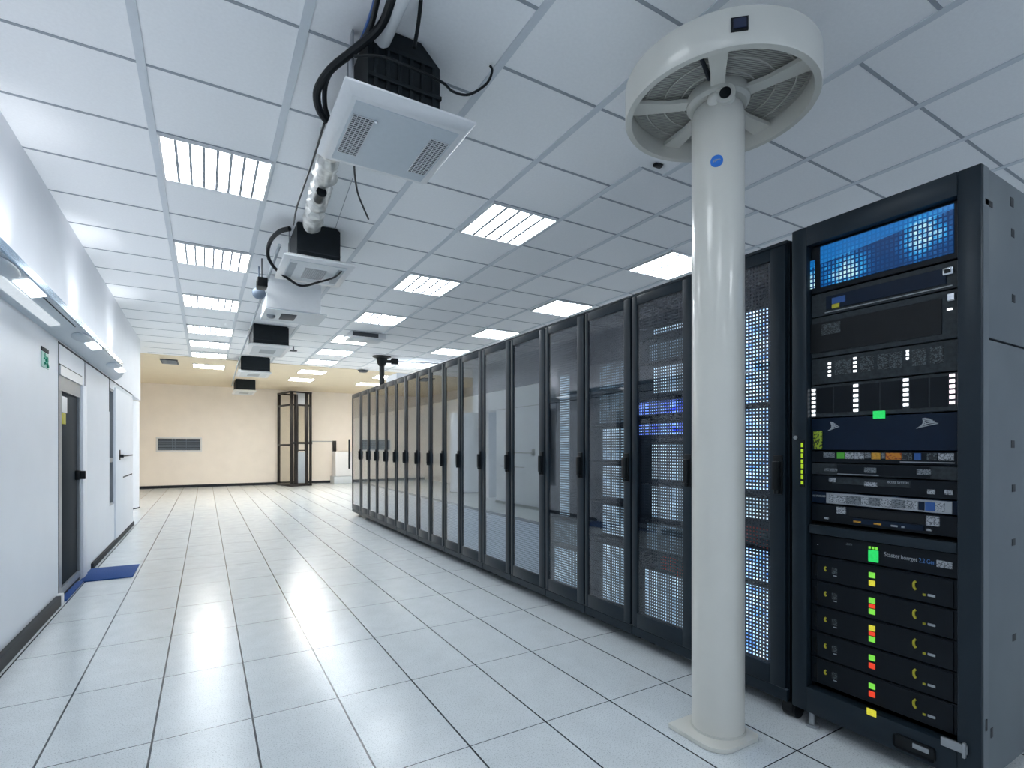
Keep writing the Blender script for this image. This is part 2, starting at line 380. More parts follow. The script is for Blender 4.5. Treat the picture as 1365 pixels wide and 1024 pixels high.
# suspended ceiling grid: wide runners along the room, thin cross joints
XL = [-0.289, 0.405, 1.325, 1.992, 2.685]
XFAR = [3.345, 4.03, 4.72, 5.40, 6.08, 6.76]
XNEAR = [2.909, 3.598, 4.235, 4.90, 5.57, 6.25, 6.9]
YSPL = 2.72
b = MB(); g = MB()
def runner(x, y0, y1): b.box(x-.021, x+.021, y0, y1, HC-.006, HC+.01)
for x in XL[:4]: runner(x, YN, 13.5)
runner(XL[4], YSPL, 13.5)
for x in XFAR: runner(x, YSPL, 13.5)
for x in XNEAR: runner(x, YN, YSPL)
def cross(y, x0, x1): g.box(x0, x1, y-.009, y+.009, HC-.003, HC+.01)
y = 3.97 - .665*13
while y < 13.4:
    cross(y, XW, XL[2]); y += .665
y = 3.70 - .665*13
while y < 13.4:
    cross(y, XL[2], XNEAR[0] if y < YSPL else (XL[4] if y < 3.5 else XR)); y += .665
for k in range(-9, 3): cross(1.40 + .66*k, XNEAR[0] if k < 2 else XL[4], XR)
cross(3.21, XL[4], XR)
struct(b.build('ceiling_runner_trim', M['bar'], smooth=False)); struct(g.build('ceiling_joint_trim', M['groove'], smooth=False))
# skirtings
sk = MB().box(XW, XW+.035, YN, 5.52, 0, .085, .004)
struct(sk.build('baseboard_left', M['base']))
struct(MB().box(XW, XW+.04, 5.52, 5.60, 0, .09, .006).build('baseboard_left_end', M['white']))
struct(MB().box(XW, XW+.025, 7.02, 10.67, 0, .06, .004).build('baseboard_left_back', M['base']))
struct(MB().box(-2.7, XR, YB-.025, YB, 0, .085, .004).build('baseboard_back', M['base']))
# rounded white partition end beyond the left wall
pc = MB()
cx, cy, r = -1.72, 13.6, 0.5
pc.cyl((cx, cy, 0.02), (cx, cy, 2.27), r, n=48)
pc.box(-2.7, cx, cy-.5, cy+.5, 0.02, 2.27)
struct(pc.build('partition_round_end', M['panel_wall']))
struct(MB().cyl((cx, cy, 0), (cx, cy, .02), r+.01, n=48).build('trim_1', M['base']))

# door 1: slate leaf in an aluminium frame
d = struct(MB().box(-1.10, -1.068, 5.74, 6.46, 0.10, 1.78, .004).build('door_1', M['door_dark']))
f = MB(); f.box(-1.14, -1.052, 5.645, 5.74, .04, 1.905); f.box(-1.14, -1.052, 6.46, 6.52, .04, 1.905); f.box(-1.14, -1.052, 5.74, 6.46, 1.78, 1.905); f.box(-1.14, -1.052, 5.74, 6.46, .04, .10)
def child(o, p): o.parent = p; return o
child(f.build('door_frame', M['door_frame']), d)
child(MB().box(-1.07, -1.035, 6.36, 6.44, .985, 1.075, .006).box(-1.04, -.995, 6.385, 6.415, .99, 1.07, .006).build('door_handle', M['black']), d)
child(MB().box(-1.40, -1.395, 5.64, 6.52, 0, 1.9).build('door_backing', M['base']), d)
child(MB().box(-1.21, -1.06, 5.64, 6.52, 0.0, .04, .004).build('threshold', M['base']), d)
t = MB().box(-1.069, -1.058, 5.78, 5.98, 1.60, 1.74, .002).build('white_notice', M['white']); tag(t, 'white notice card at the top of the slate door', 'notice')
t = MB().box(-1.069, -1.058, 5.78, 5.93, 1.50, 1.595, .002).build('yellow_notice', M['yellow']); tag(t, 'small yellow notice card below the white one on the slate door', 'notice')
# door 2: flush white leaf with a black lever, beside a narrow recessed window
d = struct(MB().box(XW, XW+.014, 8.68, 10.6, .02, 2.10, .003).build('door_2', M['panel_wall']))
child(MB().cyl((XW+.01, 9.05, 1.175), (XW+.06, 9.05, 1.175), .022).box(XW+.045, XW+.062, 9.03, 10.1, 1.165, 1.185, .004).box(XW+.01, XW+.02, 8.98, 9.1, 1.12, 1.26, .003).build('door_handle', M['black']), d)
child(MB().box(XW+.014, XW+.018, 9.4, 10.45, .85, .868).build('letter_slot', M['base']), d)
w = struct(MB().box(-1.19, -1.18, 8.27, 8.66, .54, 2.06).build('window_1', M['steel']))
child(MB().box(-1.18, -1.06, 8.27, 8.30, .54, 2.06).box(-1.18, -1.06, 8.63, 8.66, .54, 2.06).box(-1.18, -1.06, 8.3, 8.63, .54, .57).box(-1.18, -1.06, 8.3, 8.63, 2.03, 2.06).box(-1.18, -1.1, 8.3, 8.63, 1.27, 1.29).box(-1.18, -1.06, 8.3, 8.63, 1.10, 1.16).build('window_frame', M['door_frame']), w)
# exit pictogram
p = thing('exit_sign', (XW, 4.98, 1.98), 'small green running man exit pictogram on the white left wall', 'sign')
y0 = px(59, 477, x=XW).y; zc = px(59, 477, x=XW).z
MB().box(XW, XW+.006, y0-.10, y0+.10, zc-.075, zc+.04, .001).build('plate', M['exit_pale'], p)
MB().box(XW, XW+.006, y0-.10, y0+.10, zc+.045, zc+.075, .001).build('header', M['base'], p)
e = MB(); X2 = XW+.008
e.cyl((XW+.006, y0-.01, zc+.02), (X2, y0-.01, zc+.02), .018)
def limb(p0, p1, w): e.cyl((XW+.007, *p0), (XW+.007, *p1), w, n=8)
limb((y0, zc+.005), (y0+.02, zc-.03), .014); limb((y0+.02, zc-.03), (y0-.03, zc-.045), .010); limb((y0+.02, zc-.03), (y0+.06, zc-.062), .010)
limb((y0, zc), (y0-.05, zc-.01), .008); limb((y0, zc), (y0+.045, zc+.004), .008)
e.build('running_figure', M['exit_green'], p)

# blue mat
o = MB().box(XW+.005, -.625, 6.37, 7.0, 0.0, .012, .003).build('door_mat', M['mat_blue']); tag(o, 'bright blue mat on the floor outside the slate door', 'mat')
o = MB().box(-1.055, -1.005, 5.66, 6.36, 0.0, .02, .003).build('threshold_mat', M['mat_blue']); tag(o, 'narrow blue strip along the threshold of the slate door', 'mat')

# canopy with lamps on the left wall
cn = thing('light_canopy', (XW, 2.0, 2.2), 'long pale metal lighting canopy running along the left wall above door height', 'light')
def prof(y, k=1.0):
    xo = XW + .20*k
    return [(XW, y, 2.19), (xo, y, 2.19+.054*k), (xo+.004*k, y, 2.275+.028*k*0+.0), (xo-.01*k, y, 2.305), (XW, y, 2.26)]
MB().loft([prof(y, k) for y, k in ((2.2, 1), (4, 1), (6, 1), (7.6, 1), (8.15, .8), (8.5, .45), (8.67, .1))]).build('canopy_body', M['canopy'], cn)
lip = MB()
lip.prism([(XW+.201, 2.246), (XW+.210, 2.250), (XW+.212, 2.298), (XW+.195, 2.310), (XW+.190, 2.305)], 'y', 2.2, 7.6)
lip.build('outer_lip', M['lip'], cn)
s = MB()
def und(t, off=0.003): return (XW + .20*(1-t), 2.19 + .054*(1-t) - off)
a0, a1 = und(.42, .001), und(.72, .001); a2, a3 = und(.72, .012), und(.42, .012)
s.prism([a0, a1, a2, a3], 'y', 2.2, 5.05); s.build('strip_light', M['strip'], cn)
s = MB(); a0, a1, a2, a3 = und(.1, 0), und(.12, 0), und(.12, .006), und(.1, .006)
s.prism([a0, a1, a2, a3], 'y', 4.0, 5.2); s.build('seam', M['base'], cn)
for y in (3.62, 5.62, 7.35):
    x, z = und(.28, 0)
    lb = MB().ball((x, y, z-.002), .5, (.13, .42, .05), 28).build('lamp_bowl', M['canopy'], cn)
    lg = MB().prism([und(.0, .002), und(.35, .002), und(.35, .01), und(.0, .01)], 'y', y+.26, y+.62).build('lamp_glass', M['lamp'], cn)
for y, e in ((2.2, 5), (4.2, 6.5), (6.15, 10), (8.3, 10)):
    ld = bpy.data.lights.new('uplight', 'SPOT'); ld.energy = e; ld.color = (0.93, 0.95, 1.0); ld.spot_size = R(75); ld.spot_blend = 1.0; ld.shadow_soft_size = .04
    lo = bpy.data.objects.new('uplight', ld); COL.objects.link(lo); lo.location = (XW+.19, y, 2.34)
    lo.rotation_euler = Vector((-.36, 0.05, .9)).to_track_quat('-Z', 'Y').to_euler()

for y in (2.9, 5.1, 7.3):       # unseen area lights added above the canopy to brighten upper wall and ceiling
    ld = bpy.data.lights.new('added_uplight', 'AREA'); ld.energy = 1.7; ld.color = (0.93, 0.95, 1.0); ld.shape = 'RECTANGLE'; ld.size = .08; ld.size_y = 2.0
    lo = bpy.data.objects.new('added_uplight', ld); COL.objects.link(lo); lo.location = (XW+.10, y, 2.33); lo.rotation_euler = (R(180), 0, 0)

# ------------------------------------------------------------------ ceiling lights
ORD = ['nearest', 'second', 'third', 'fourth', 'fifth', 'sixth', 'seventh', 'eighth']
def panel(x0, x1, y0, y1, n, label, z=HC):
    lm = (M['panel_light'] if n == 5 else M['panel_light_left']) if z == HC else M['panel_light_warm']
    t = thing('ceiling_light', ((x0+x1)/2, (y0+y1)/2, z), label, 'ceiling light', 'recessed square ceiling lights')
    MB().box(x0, x1, y0, y1, z-.010, z-.006).build('diffuser', lm, t)
    f = MB(); w = .014
    f.box(x0-w, x0, y0-w, y1+w, z-.022, z-.001); f.box(x1, x1+w, y0-w, y1+w, z-.022, z-.001); f.box(x0, x1, y0-w, y0, z-.022, z-.001); f.box(x0, x1, y1, y1+w, z-.022, z-.001)
    f.build('frame', M['white'], t)
    l = MB()
    for k in range(1, n):
        x = x0 + (x1-x0)*k/n; w2 = .009 if n > 5 else .013; l.box(x-w2, x+w2, y0, y1, z-.018, z-.0101)
    l.build('louvre', M['louvre'], t)
for i, y in enumerate((3.985, 5.98, 7.97, 9.93, 11.32, 12.70)):
    panel(-.25, .395, y, y+.62, 8, f'{ORD[i]} ceiling light in the left row, counting away from the viewer')
panel(-.25, .395, 14.42, 15.04, 8, 'farthest ceiling light of the left row, on the beige ceiling strip', HC-.012)
for i, y in enumerate((3.715, 5.71, 7.66, 9.50, 10.95, 12.40)):
    panel(2.03, 2.645, y, y+.63, 5 if i else 5, f'{ORD[i]} ceiling light in the middle row, counting away from the viewer')
for i, (y, nm) in enumerate(((14.1, 'second farthest'), (15.9, 'farthest'))):
    panel(2.10, 2.72, y, y+.63, 5, f'{nm} ceiling light of the middle row, on the beige ceiling strip', HC-.012)
for i, y in enumerate((3.70, 5.72, 7.70, 9.65, 11.75)):
    panel(4.09, 4.70, y, y+.63, 5, f'{ORD[i]} ceiling light in the right row above the server cabinets')
for i, y in enumerate((14.1, 16.0)):
    panel(4.09, 4.70, y, y+.63, 5, ('second farthest', 'farthest')[i]+' ceiling light of the right row, on the beige ceiling strip behind the cabinets', HC-.012)
# the rows go on over the viewer's head
panel(-.25, .395, 1.2, 1.82, 8, 'ceiling light of the left row just out of view overhead')
panel(-.25, .395, -.6, .02, 8, 'ceiling light of the left row behind the viewer')
panel(2.03, 2.645, -1.9, -1.27, 5, 'ceiling light of the middle row behind the viewer')
panel(-.25, .395, -3.2, -2.6, 8, 'ceiling light of the left row by the rear wall')
panel(4.09, 4.70, -2.2, -1.6, 5, 'ceiling light of the right row behind the viewer')

# ------------------------------------------------------------------ server cabinets
XF = 2.405
EDGE = [10.08, 9.41, 8.89, 8.40, 7.90, 7.41, 6.97, 6.50, 6.06, 5.63, 5.18, 4.66, 4.10, 3.535, 3.02, 2.53, 2.02, 1.472]
NUM = ['first', 'second', 'third', 'fourth', 'fifth', 'sixth', 'seventh', 'eighth', 'ninth', 'tenth', 'eleventh', 'twelfth', 'thirteenth', 'fourteenth', 'fifteenth', 'sixteenth']
def caster(b, x, y, r=.032):
    b.cyl((x, y-.012, r), (x, y+.012, r), r, n=20); b.box(x-.012, x+.012, y-.018, y+.018, r, .075)
def cabinet(i):
    ya, yb = EDGE[i+1] + .003, EDGE[i] - .003           # near edge, far edge
    n = len(EDGE) - 2 - i                                # 0 = nearest
    if n == 0: lab = 'black mesh-door server cabinet half hidden behind the white column, beside the open rack'
    elif n == 16: lab = 'farthest server cabinet, at the far end of the long black row'
    else: lab = f'{NUM[n-1]} server cabinet to the left of the white column in the long row'
    t = thing('server_cabinet', (XF, (ya+yb)/2, 0), lab, 'server cabinet', 'black server cabinets in one long row')
    x1 = XF + 1.0; zt = 2.30
    bd = MB()
    bd.box(XF+.03, x1, ya, ya+.015, .07, zt); bd.box(XF+.03, x1, yb-.015, yb, .07, zt)
    bd.box(XF+.03, x1, ya+.015, yb-.015, zt-.02, zt); bd.box(XF+.03, x1, ya+.015, yb-.015, .07, .12); bd.box(x1-.02, x1, ya+.015, yb-.015, .12, zt-.02)
    bd.box(XF+.006, XF+.03, ya, yb, .07, .125, .003); bd.box(XF+.006, XF+.03, ya, yb, 2.283, zt, .003)
    bd.build('body', M['rack'], t, smooth=False)
    inn = MB()   # matt black lining behind the door
    inn.box(XF+.62, XF+.64, ya+.016, yb-.016, .121, zt-.021); inn.build('lining', M['rack_in'], t, smooth=False)
    # door frame
    z0, z1 = .13, 2.28; ma, mb_ = .085, .048
    if yb - ya < .50: ma, mb_ = .07, .04
    gy0, gy1, gz0, gz1 = ya+ma, yb-mb_, .222, 2.222
    fr = MB()
    fr.box(XF, XF+.028, ya+.006, gy0, z0, z1, .004); fr.box(XF, XF+.028, gy1, yb-.006, z0, z1, .004)
    fr.box(XF, XF+.028, gy0-.001, gy1+.001, z0, gz0, .003); fr.box(XF, XF+.028, gy0-.001, gy1+.001, gz1, z1, .003)
    dr = fr.build('door', M['rack'], t)
    def sub(mb, nm, m):
        return mb.build(nm, m, dr)
    sub(MB().box(XF+.007, XF+.011, gy0, gy1, gz0, gz1), 'glass_pane', M['pane'])
    if n < 4: sub(MB().box(XF+.0215, XF+.0225, gy0, gy1, gz0, gz1), 'perforated_sheet', M['perf'])
    else:     # added panel coloured as a beige reflection, punched sheets above and below it
        sub(MB().box(XF+.0215, XF+.0225, gy0, gy1, 1.84, gz1), 'perforated_sheet', M['perf'])
        sub(MB().box(XF+.018, XF+.024, gy0, gy1, .665, 1.84, .001, 1), 'reflection_tone_panel', M['blank'])
        sub(MB().box(XF+.014, XF+.026, gy0, gy1, .64, .665, .001, 1), 'cross_bar', M['rack'])
        sub(MB().box(XF+.0215, XF+.0225, gy0, gy1, gz0, .64), 'perforated_sheet', M['perf_grey'])
    h = MB(); hy = ya + .038
    h.box(XF-.012, XF, hy-.024, hy+.024, 1.07, 1.26, .005); h.box(XF-.034, XF-.010, hy-.017, hy+.017, 1.09, 1.23, .007); h.cyl((XF-.02, hy, 1.072), (XF-.02, hy, 1.092), .012)
    sub(h, 'handle', M['black'])
    for y in (ya+.06, yb-.06):
        cs = MB(); caster(cs, XF+.14, y); cs.build('caster', M['black'], t)
        MB().cyl((x1-.1, y, 0), (x1-.1, y, .07), .02).build('foot', M['black'], t)
    return t, ya, yb
CAB = [cabinet(i) for i in range(17)]

def server(name_lab, n, z0, z1, led, y0f=0.0, y1f=1.0, group=None):
    """server inside the n-th nearest cabinet, z0..z1, lights over the fraction y0f..y1f of its width (from the near side)"""
    t_, ya, yb = CAB[16-n]
    a, c = ya+.016, yb-.016
    t = thing('rack_server', (XF+.05, (ya+yb)/2, z0), name_lab, 'server', group)
    MB().box(XF+.05, XF+.60, a, c, z0, z1, .003).build('chassis', M['dev'], t)
    MB().box(XF+.045, XF+.05, a+.01+(c-a-.02)*y0f, a+.01+(c-a-.02)*y1f, z0+.012, z1-.012).build('status_lights', M[led], t)
WHERE = {0: 'right of the white column', 1: 'in the first cabinet left of the white column', 2: 'in the second cabinet left of the white column', 3: 'in the third cabinet left of the white column'}
def stack(n, rows):
    nm = ['top', 'second', 'third', 'fourth', 'fifth', 'sixth', 'seventh', 'eighth', 'ninth']
    for k, (z0, z1, led, a, c) in enumerate(rows):
        w = 'bottom' if k == len(rows)-1 else nm[k]
        server(f'{w} lit server behind the mesh door {WHERE[n]}', n, z0, z1, led, a, c, f'servers {WHERE[n]}')
stack(0, [(1.52, 2.02, 'led_b', 0, 1), (1.06, 1.51, 'led_b', 0, 1), (.91, 1.05, 'led_a', 0, 1), (.60, .78, 'led_b', 0, 1), (.125, .59, 'led_b', 0, 1)])
stack(1, [(2.00, 2.06, 'led_a', 0, .72), (1.84, 1.97, 'led_d', 0, .80), (1.62, 1.82, 'led_a', 0, .72), (1.50, 1.60, 'led_c', 0, 1), (1.36, 1.46, 'led_c', 0, 1), (1.08, 1.33, 'led_a', 0, .75), (.84, 1.06, 'led_a', 0, .75), (.64, .82, 'led_d', 0, .85), (.125, .52, 'led_a', 0, .9)])
stack(2, [(1.70, 1.90, 'led_d', 0, .80), (1.46, 1.68, 'led_d', 0, .80), (1.20, 1.44, 'led_a', 0, .72), (.93, 1.18, 'led_a', 0, .72), (.67, .90, 'led_a', 0, .72), (.125, .62, 'led_a', 0, .72)])
stack(3, [(.74, 1.88, 'led_a', .48, .74), (.53, .72, 'led_d', 0, .9), (.125, .50, 'led_a', 0, .9)])
def red_cable(n, z, label):
    t_, ya, yb = CAB[16-n]; b = MB()
    for k in range(5):
        zz = z + .018*k
        b.tube([(XF+.06, ya+.04, zz), (XF+.036, ya+.12, zz-.012+.004*k), (XF+.036, (ya+yb)/2-.05, zz+.012), (XF+.04, (ya+yb)/2+.03, zz+.004), (XF+.06, (ya+yb)/2+.06, zz)], .006, n=6)
    o = b.build('patch_cables', M['red']); tag(o, label, 'cable')
red_cable(0, .80, 'red patch cables glimpsed through the mesh door right of the white column')
red_cable(1, .535, 'red patch cables glimpsed through the first mesh door left of the white column')

# ------------------------------------------------------------------ open rack
RY0, RY1 = .745, 1.448
XD = XF + .035                      # plane of the device fronts
rk = thing('open_server_rack', (XF, (RY0+RY1)/2, 0), 'tall black open-front server rack full of equipment at the right edge', 'server rack')
DY0, DY1 = .818, 1.376
b = MB()
b.box(XF, XF+.06, RY0, DY0-.001, .07, 2.325, .006); b.box(XF, XF+.06, DY1+.001, RY1, .07, 2.325, .006)
b.box(XF, XF+.06, DY0-.002, DY1+.002, 2.235, 2.325, .004); b.box(XF, XF+.06, DY0-.002, DY1+.002, .07, .185, .004)
b.build('frame', M['rack'], rk)
MB().box(XF+.061, XF+1.02, RY1-.02, RY1, .07, 2.315).box(XF+.061, XF+1.02, RY0+.02, RY1-.02, 2.29, 2.315).box(XF+1.0, XF+1.02, RY0+.02, RY1-.02, .09, 2.29).box(XF+.061, XF+1.02, RY0+.02, RY1-.02, .07, .09).build('body', M['rack_in'], rk, smooth=False)
zs = px(1310, 449, y=RY0).z
MB().box(XF+.064, XF+1.02, RY0, RY0+.019, zs+.004, 2.318, .002).build('side_panel', M['rack_side'], rk)
MB().box(XF+.064, XF+1.02, RY0, RY0+.019, .075, zs-.004, .002).build('side_panel', M['rack_side'], rk)
MB().box(XF+.012, XF+.06, RY0-.0015, RY0+.004, .075, 2.32).build('front_edge_strip', M['rack_side'], rk)
h = MB()
for u, v, w, hh in ((1318, 271, .045, .018), (1349, 270, .012, .030), (1350, 311, .012, .026), (1351, 398, .012, .026), (1350, 592, .013, .024), (1351, 651, .013, .024), (1351, 723, .013, .022), (1352, 850, .014, .022), (1322, 977, .008, .03)):
    p = px(u, v, y=RY0); h.box(p.x-w*(1.3 if w < .04 else .8), p.x+w*(1.3 if w < .04 else .8), RY0-.0015, RY0+.001, p.z-hh*.6, p.z+hh*.6, .0007, 1)
h.box(XF+.03, XF+.042, RY0-.004, RY0-.001, .27, .31)
h.build('slots', M['black'], rk)
# inner mounting rails
b = MB(); b.box(XD+.01, XD+.03, DY0-.0005, DY0+.012, .19, 2.23); b.box(XD+.01, XD+.03, DY1-.012, DY1+.0005, .19, 2.23); b.build('mounting_rails', M['rack_in'], rk, smooth=False)
b = MB(); b.box(XF+.01, XF+.09, RY1-.005, RY1+.03, .055, .075, .003); b.cyl((XF+.045, RY1-.012, .042), (XF+.045, RY1+.05, .042), .042, n=28); b.box(XF+.0, XF+.085, RY1-.004, RY1+.006, .03, .075, .003); b.build('caster', M['black'], rk)
MB().cyl((XF+.03, RY1-.08, 0), (XF+.03, RY1-.08, .012), .028).cyl((XF+.03, RY1-.08, .012), (XF+.03, RY1-.08, .075), .013).build('levelling_foot', M['steel'], rk)
MB().cyl((XF+.03, RY0+.08, 0), (XF+.03, RY0+.08, .012), .028).cyl((XF+.03, RY0+.08, .012), (XF+.03, RY0+.08, .075), .013).cyl((XF+.9, RY0+.08, 0), (XF+.9, RY0+.08, .075), .02).cyl((XF+.9, RY1-.08, 0), (XF+.9, RY1-.08, .075), .02).build('levelling_foot', M['steel'], rk)
MB().box(XF-.012, XF, DY0-.035, DY0+.045, .172, .205, .003).box(XF-.02, XF-.006, DY0-.032, DY0-.022, .16, .215, .002).build('latch', M['steel'], rk)
b = MB().box(XF-.006, XF+.0, .88, 1.02, .09, .145, .012); b.build('lower_recess', M['black'], rk)
MB().box(XF-.01, XF-.004, .90, .955, .115, .135, .003).build('recess_plate', M['steel'], rk)
q = px(1162, 957, x=XF); MB().box(XF-.003, XF, q.y-.018, q.y+.018, .172, .200, .0008, 1).build('yellow_tag', M['ly'], rk)
q = px(1070, 615, x=XF); MB().box(XF-.004, XF, q.y-.010, q.y+.010, 1.11, 1.335, .001).build('strip_holder', M['black'], rk)
for k in range(8): z = 1.125+.025*k; MB().box(XF-.006, XF-.003, q.y-.0055+.001*(k%3), q.y+.0055, z, z+.016+.004*(k%2), .0006, 1).build('lime_light', M['limestrip'], rk)
q = px(1061, 585, x=XF); MB().cyl((XF-.006, q.y, 1.345), (XF, q.y, 1.345), .009).build('bolt', M['steel'], rk)

def device(name, z0, z1, label, m='dev', cat='rack unit', depth=.5, front=XD, group=None):
    t = thing(name, (front, (DY0+DY1)/2, z0), label, cat, group)
    MB().box(front, front+depth, DY0+.002, DY1-.002, z0+.0015, z1-.0015, .002, 1).build('chassis', M[m], t)
    return t
def yat(u): return px(u, HY, x=XD).y
def plate(t, nm, y0, y1, z0, z1, m, th=.003, front=XD, bev=.0006):
    return MB().box(front-th, front+.0005, min(y0, y1), max(y0, y1), z0, z1, bev, 1).build(nm, M[m], t)
def text(t, s, y_left, z, size, m, front=XD, nm='lettering', width=None):
    cu = bpy.data.curves.new('txt', 'FONT'); cu.body = s; cu.size = size; cu.extrude = .0006
    o = bpy.data.objects.new('txt', cu); COL.objects.link(o)
    dg = bpy.context.evaluated_depsgraph_get(); me = bpy.data.meshes.new_from_object(o.evaluated_get(dg))
    bpy.data.objects.remove(o); bpy.data.curves.remove(cu)
    squeeze = width/max(v.co.x for v in me.vertices) if width else 1.0
    Tm = Matrix(((0, 0, -1, front-.001-t.location.x), (-squeeze, 0, 0, y_left-t.location.y), (0, 1, 0, z-t.location.z), (0, 0, 0, 1)))
    me.transform(Tm); me.materials.clear(); me.materials.append(M[m]); me.name = nm
    q = bpy.data.objects.new(nm, me); COL.objects.link(q); q.parent = t
    return q
# 1 blue display
t = device('display_unit', 2.012, 2.234, 'glowing blue display panel at the top of the open rack', 'dev', 'display')
so = MB().box(XD-.004, XD+.001, yat(1272), yat(1094), 2.036, 2.222, .001, 1)
for v in so.bm.verts: v.co -= Vector((0, (yat(1272)+yat(1094))/2, 2.129))
o = so.build('screen', M['blue_display'] if 'blue_display' in M else screen_mat()); o.parent = t
o.location = Vector((0, (yat(1272)+yat(1094))/2, 2.129)) - t.location
so = MB().box(XD-.004, XD+.001, yat(1086), yat(1077), 2.04, 2.17, .001, 1)
for v in so.bm.verts: v.co -= Vector((0, yat(1081)-.145, 2.09+.02))
o = so.build('side_screen', o.data.materials[0]); o.parent = t; o.location = Vector((0, yat(1081)-.145, 2.11)) - t.location
# 2 drawer with latch and sticker
t = device('drawer_unit', 1.902, 2.008, 'dark brushed drawer with a chrome latch under the blue display', 'dev2', 'rack unit')
plate(t, 'drawer_face', yat(1262), yat(1102), 1.925, 1.985, 'dev3', .006)
plate(t, 'sticker', yat(1128), yat(1110), 1.945, 1.972, 'bluelabel', .008); plate(t, 'yellow_mark', yat(1120), yat(1110), 1.925, 1.944, 'yellow', .008)
plate(t, 'edge', yat(1270), yat(1100), 1.912, 1.916, 'steel', .004)
l = MB().box(XD-.012, XD, yat(1265)-.018, yat(1265)+.018, 1.955, 1.985, .006); l.build('latch', M['chrome'], t)
MB().box(XD-.014, XD-.011, yat(1265)-.010, yat(1265)+.010, 1.962, 1.978, .0012, 1).build('latch_hole', M['black'], t)
# 3 blank black panel
t = device('blank_panel_unit', 1.712, 1.900, 'rack unit with a wide glossy black blank front and a small white print block', 'dev2')
plate(t, 'black_front', yat(1256), yat(1077), 1.735, 1.872, 'black', .004)
plate(t, 'print_block', yat(1121), yat(1096), 1.812, 1.862, 'print_dim', .006)
plate(t, 'latch', yat(1269)-.014, yat(1269)+.014, 1.855, 1.885, 'chrome', .010, bev=.004)
plate(t, 'small_light', yat(1268)-.004, yat(1268)+.012, 1.822, 1.829, 'lw', .004)
# 4, 5 servers with columns of white lights
def leds(t, u, zs, w, h, m, nm='indicator_light'):
    for z in zs:
        y = yat(u); plate(t, nm, y-w/2, y+w/2, z-h/2, z+h/2, m, .003, bev=.0005)
t = device('led_server', 1.588, 1.710, 'dark grey server with three columns of small white lights', 'dev2', 'server')
leds(t, 1106, [1.680, 1.662, 1.644, 1.626], .012, .009, 'lw'); leds(t, 1140, [1.687, 1.669, 1.651, 1.632], .013, .009, 'lw'); leds(t, 1210, [1.688, 1.673, 1.658], .009, .009, 'lw')
for a, c in ((1147, 1165), (1170, 1185), (1186, 1203), (1216, 1235), (1240, 1258), (1113, 1134)): plate(t, 'vent_block', yat(c), yat(a), 1.625, 1.69, 'print_dim', .002)
t = device('led_server', 1.436, 1.586, 'tall grey server with four columns of large white lights above the green tag', 'dev2', 'server')
leds(t, 1084.8, [1.566-.0195*k for k in range(7)], .016, .0105, 'lw'); leds(t, 1141, [1.568-.0215*k for k in range(6)], .018, .012, 'lw')
leds(t, 1207.7, [1.572-.020*k for k in range(6)], .018, .011, 'lw'); leds(t, 1269.5, [1.572-.0205*k for k in range(6)], .016, .012, 'lp')
for a, c in ((1089, 1110), (1112, 1136), (1146, 1172), (1174, 1202), (1213, 1238), (1240, 1264)): plate(t, 'vent_block', yat(c), yat(a), 1.455, 1.572, 'dev', .002)
y = yat(1172.5); g = MB().box(XD-.008, XD, y-.022, y+.022, 1.420, 1.452, .001, 1).build('green_tag', M['lgb'], t)
# 6 blue panel
t = device('blue_front_unit', 1.285, 1.434, 'plain midnight blue rack unit with two pale swirling logos', 'dev3')
for u, s in ((1112, .05), (1237, .075)):
    y = yat(u); bb = MB()
    for k in range(5): bb.tube([(XD-.001, y+s*.5-.008*k, 1.375+.004*k), (XD-.002, y+.004*k, 1.385+.007*k), (XD-.001, y-s*.45+.006*k, 1.392+.004*k)], .0022, n=5, sub=3)
    bb.build('logo', M['ink'], t)
o = MB().box(XD-.008, XD-.002, yat(1091)-.020, yat(1091)+.020, 1.290, 1.375, .004).build('lime_tag', M['lime']); tag(o, 'lime green tag hanging at the left of the midnight blue unit', 'tag')
# 7 patch panel with coloured labels
t = device('label_strip_unit', 1.228, 1.283, 'patch unit with a strip of green, white and orange labels', 'dev')
for a, c, m in ((1098, 1113, 'paper2'), (1116, 1126, 'green'), (1127, 1138, 'paper'), (1139.5, 1152, 'paper'), (1153, 1161, 'paper2'), (1162, 1174, 'amber'), (1175, 1180, 'paper2'), (1181, 1202, 'orange'), (1203, 1216, 'print_dim'), (1219, 1228, 'bluelabel'), (1236, 1249, 'print_dim'), (1251, 1272, 'paper')):
    plate(t, 'label', yat(c), yat(a), 1.248 if m != 'paper2' else 1.252, 1.276, m, .003)
plate(t, 'lower_edge', yat(1273), yat(1200), 1.237, 1.241, 'steel', .003)
# 8 grey drawers with tags
t = device('grey_tray_unit', 1.172, 1.226, 'slim grey tray unit with two silver tags', 'dev2')
plate(t, 'tray_face', yat(1240), yat(1116), 1.178, 1.222, 'dev', .004)
for a, c in ((1100, 1117), (1153, 1169), (1223, 1242)): plate(t, 'tag', yat(c), yat(a), 1.19, 1.212 if a > 1110 else 1.203, 'paper2', .007)
plate(t, 'bright_edge', yat(1172), yat(1117), 1.178, 1.181, 'ink', .006)
t = device('low_tray_unit', 1.098, 1.170, 'black tray unit with a light lower ledge and three scattered tags', 'dev')
plate(t, 'tray_face', yat(1214), yat(1110), 1.135, 1.162, 'dev2', .004)
text(t, 'BOXE SYSTEM', yat(1184), 1.15, .012, 'ink', XD-.004)
for a, c, z in ((1106, 1115, 1.142), (1153, 1170, 1.132), (1237, 1247, 1.116), (1260, 1271, 1.118)): plate(t, 'tag', yat(c), yat(a), z, z+.018, 'paper', .007)
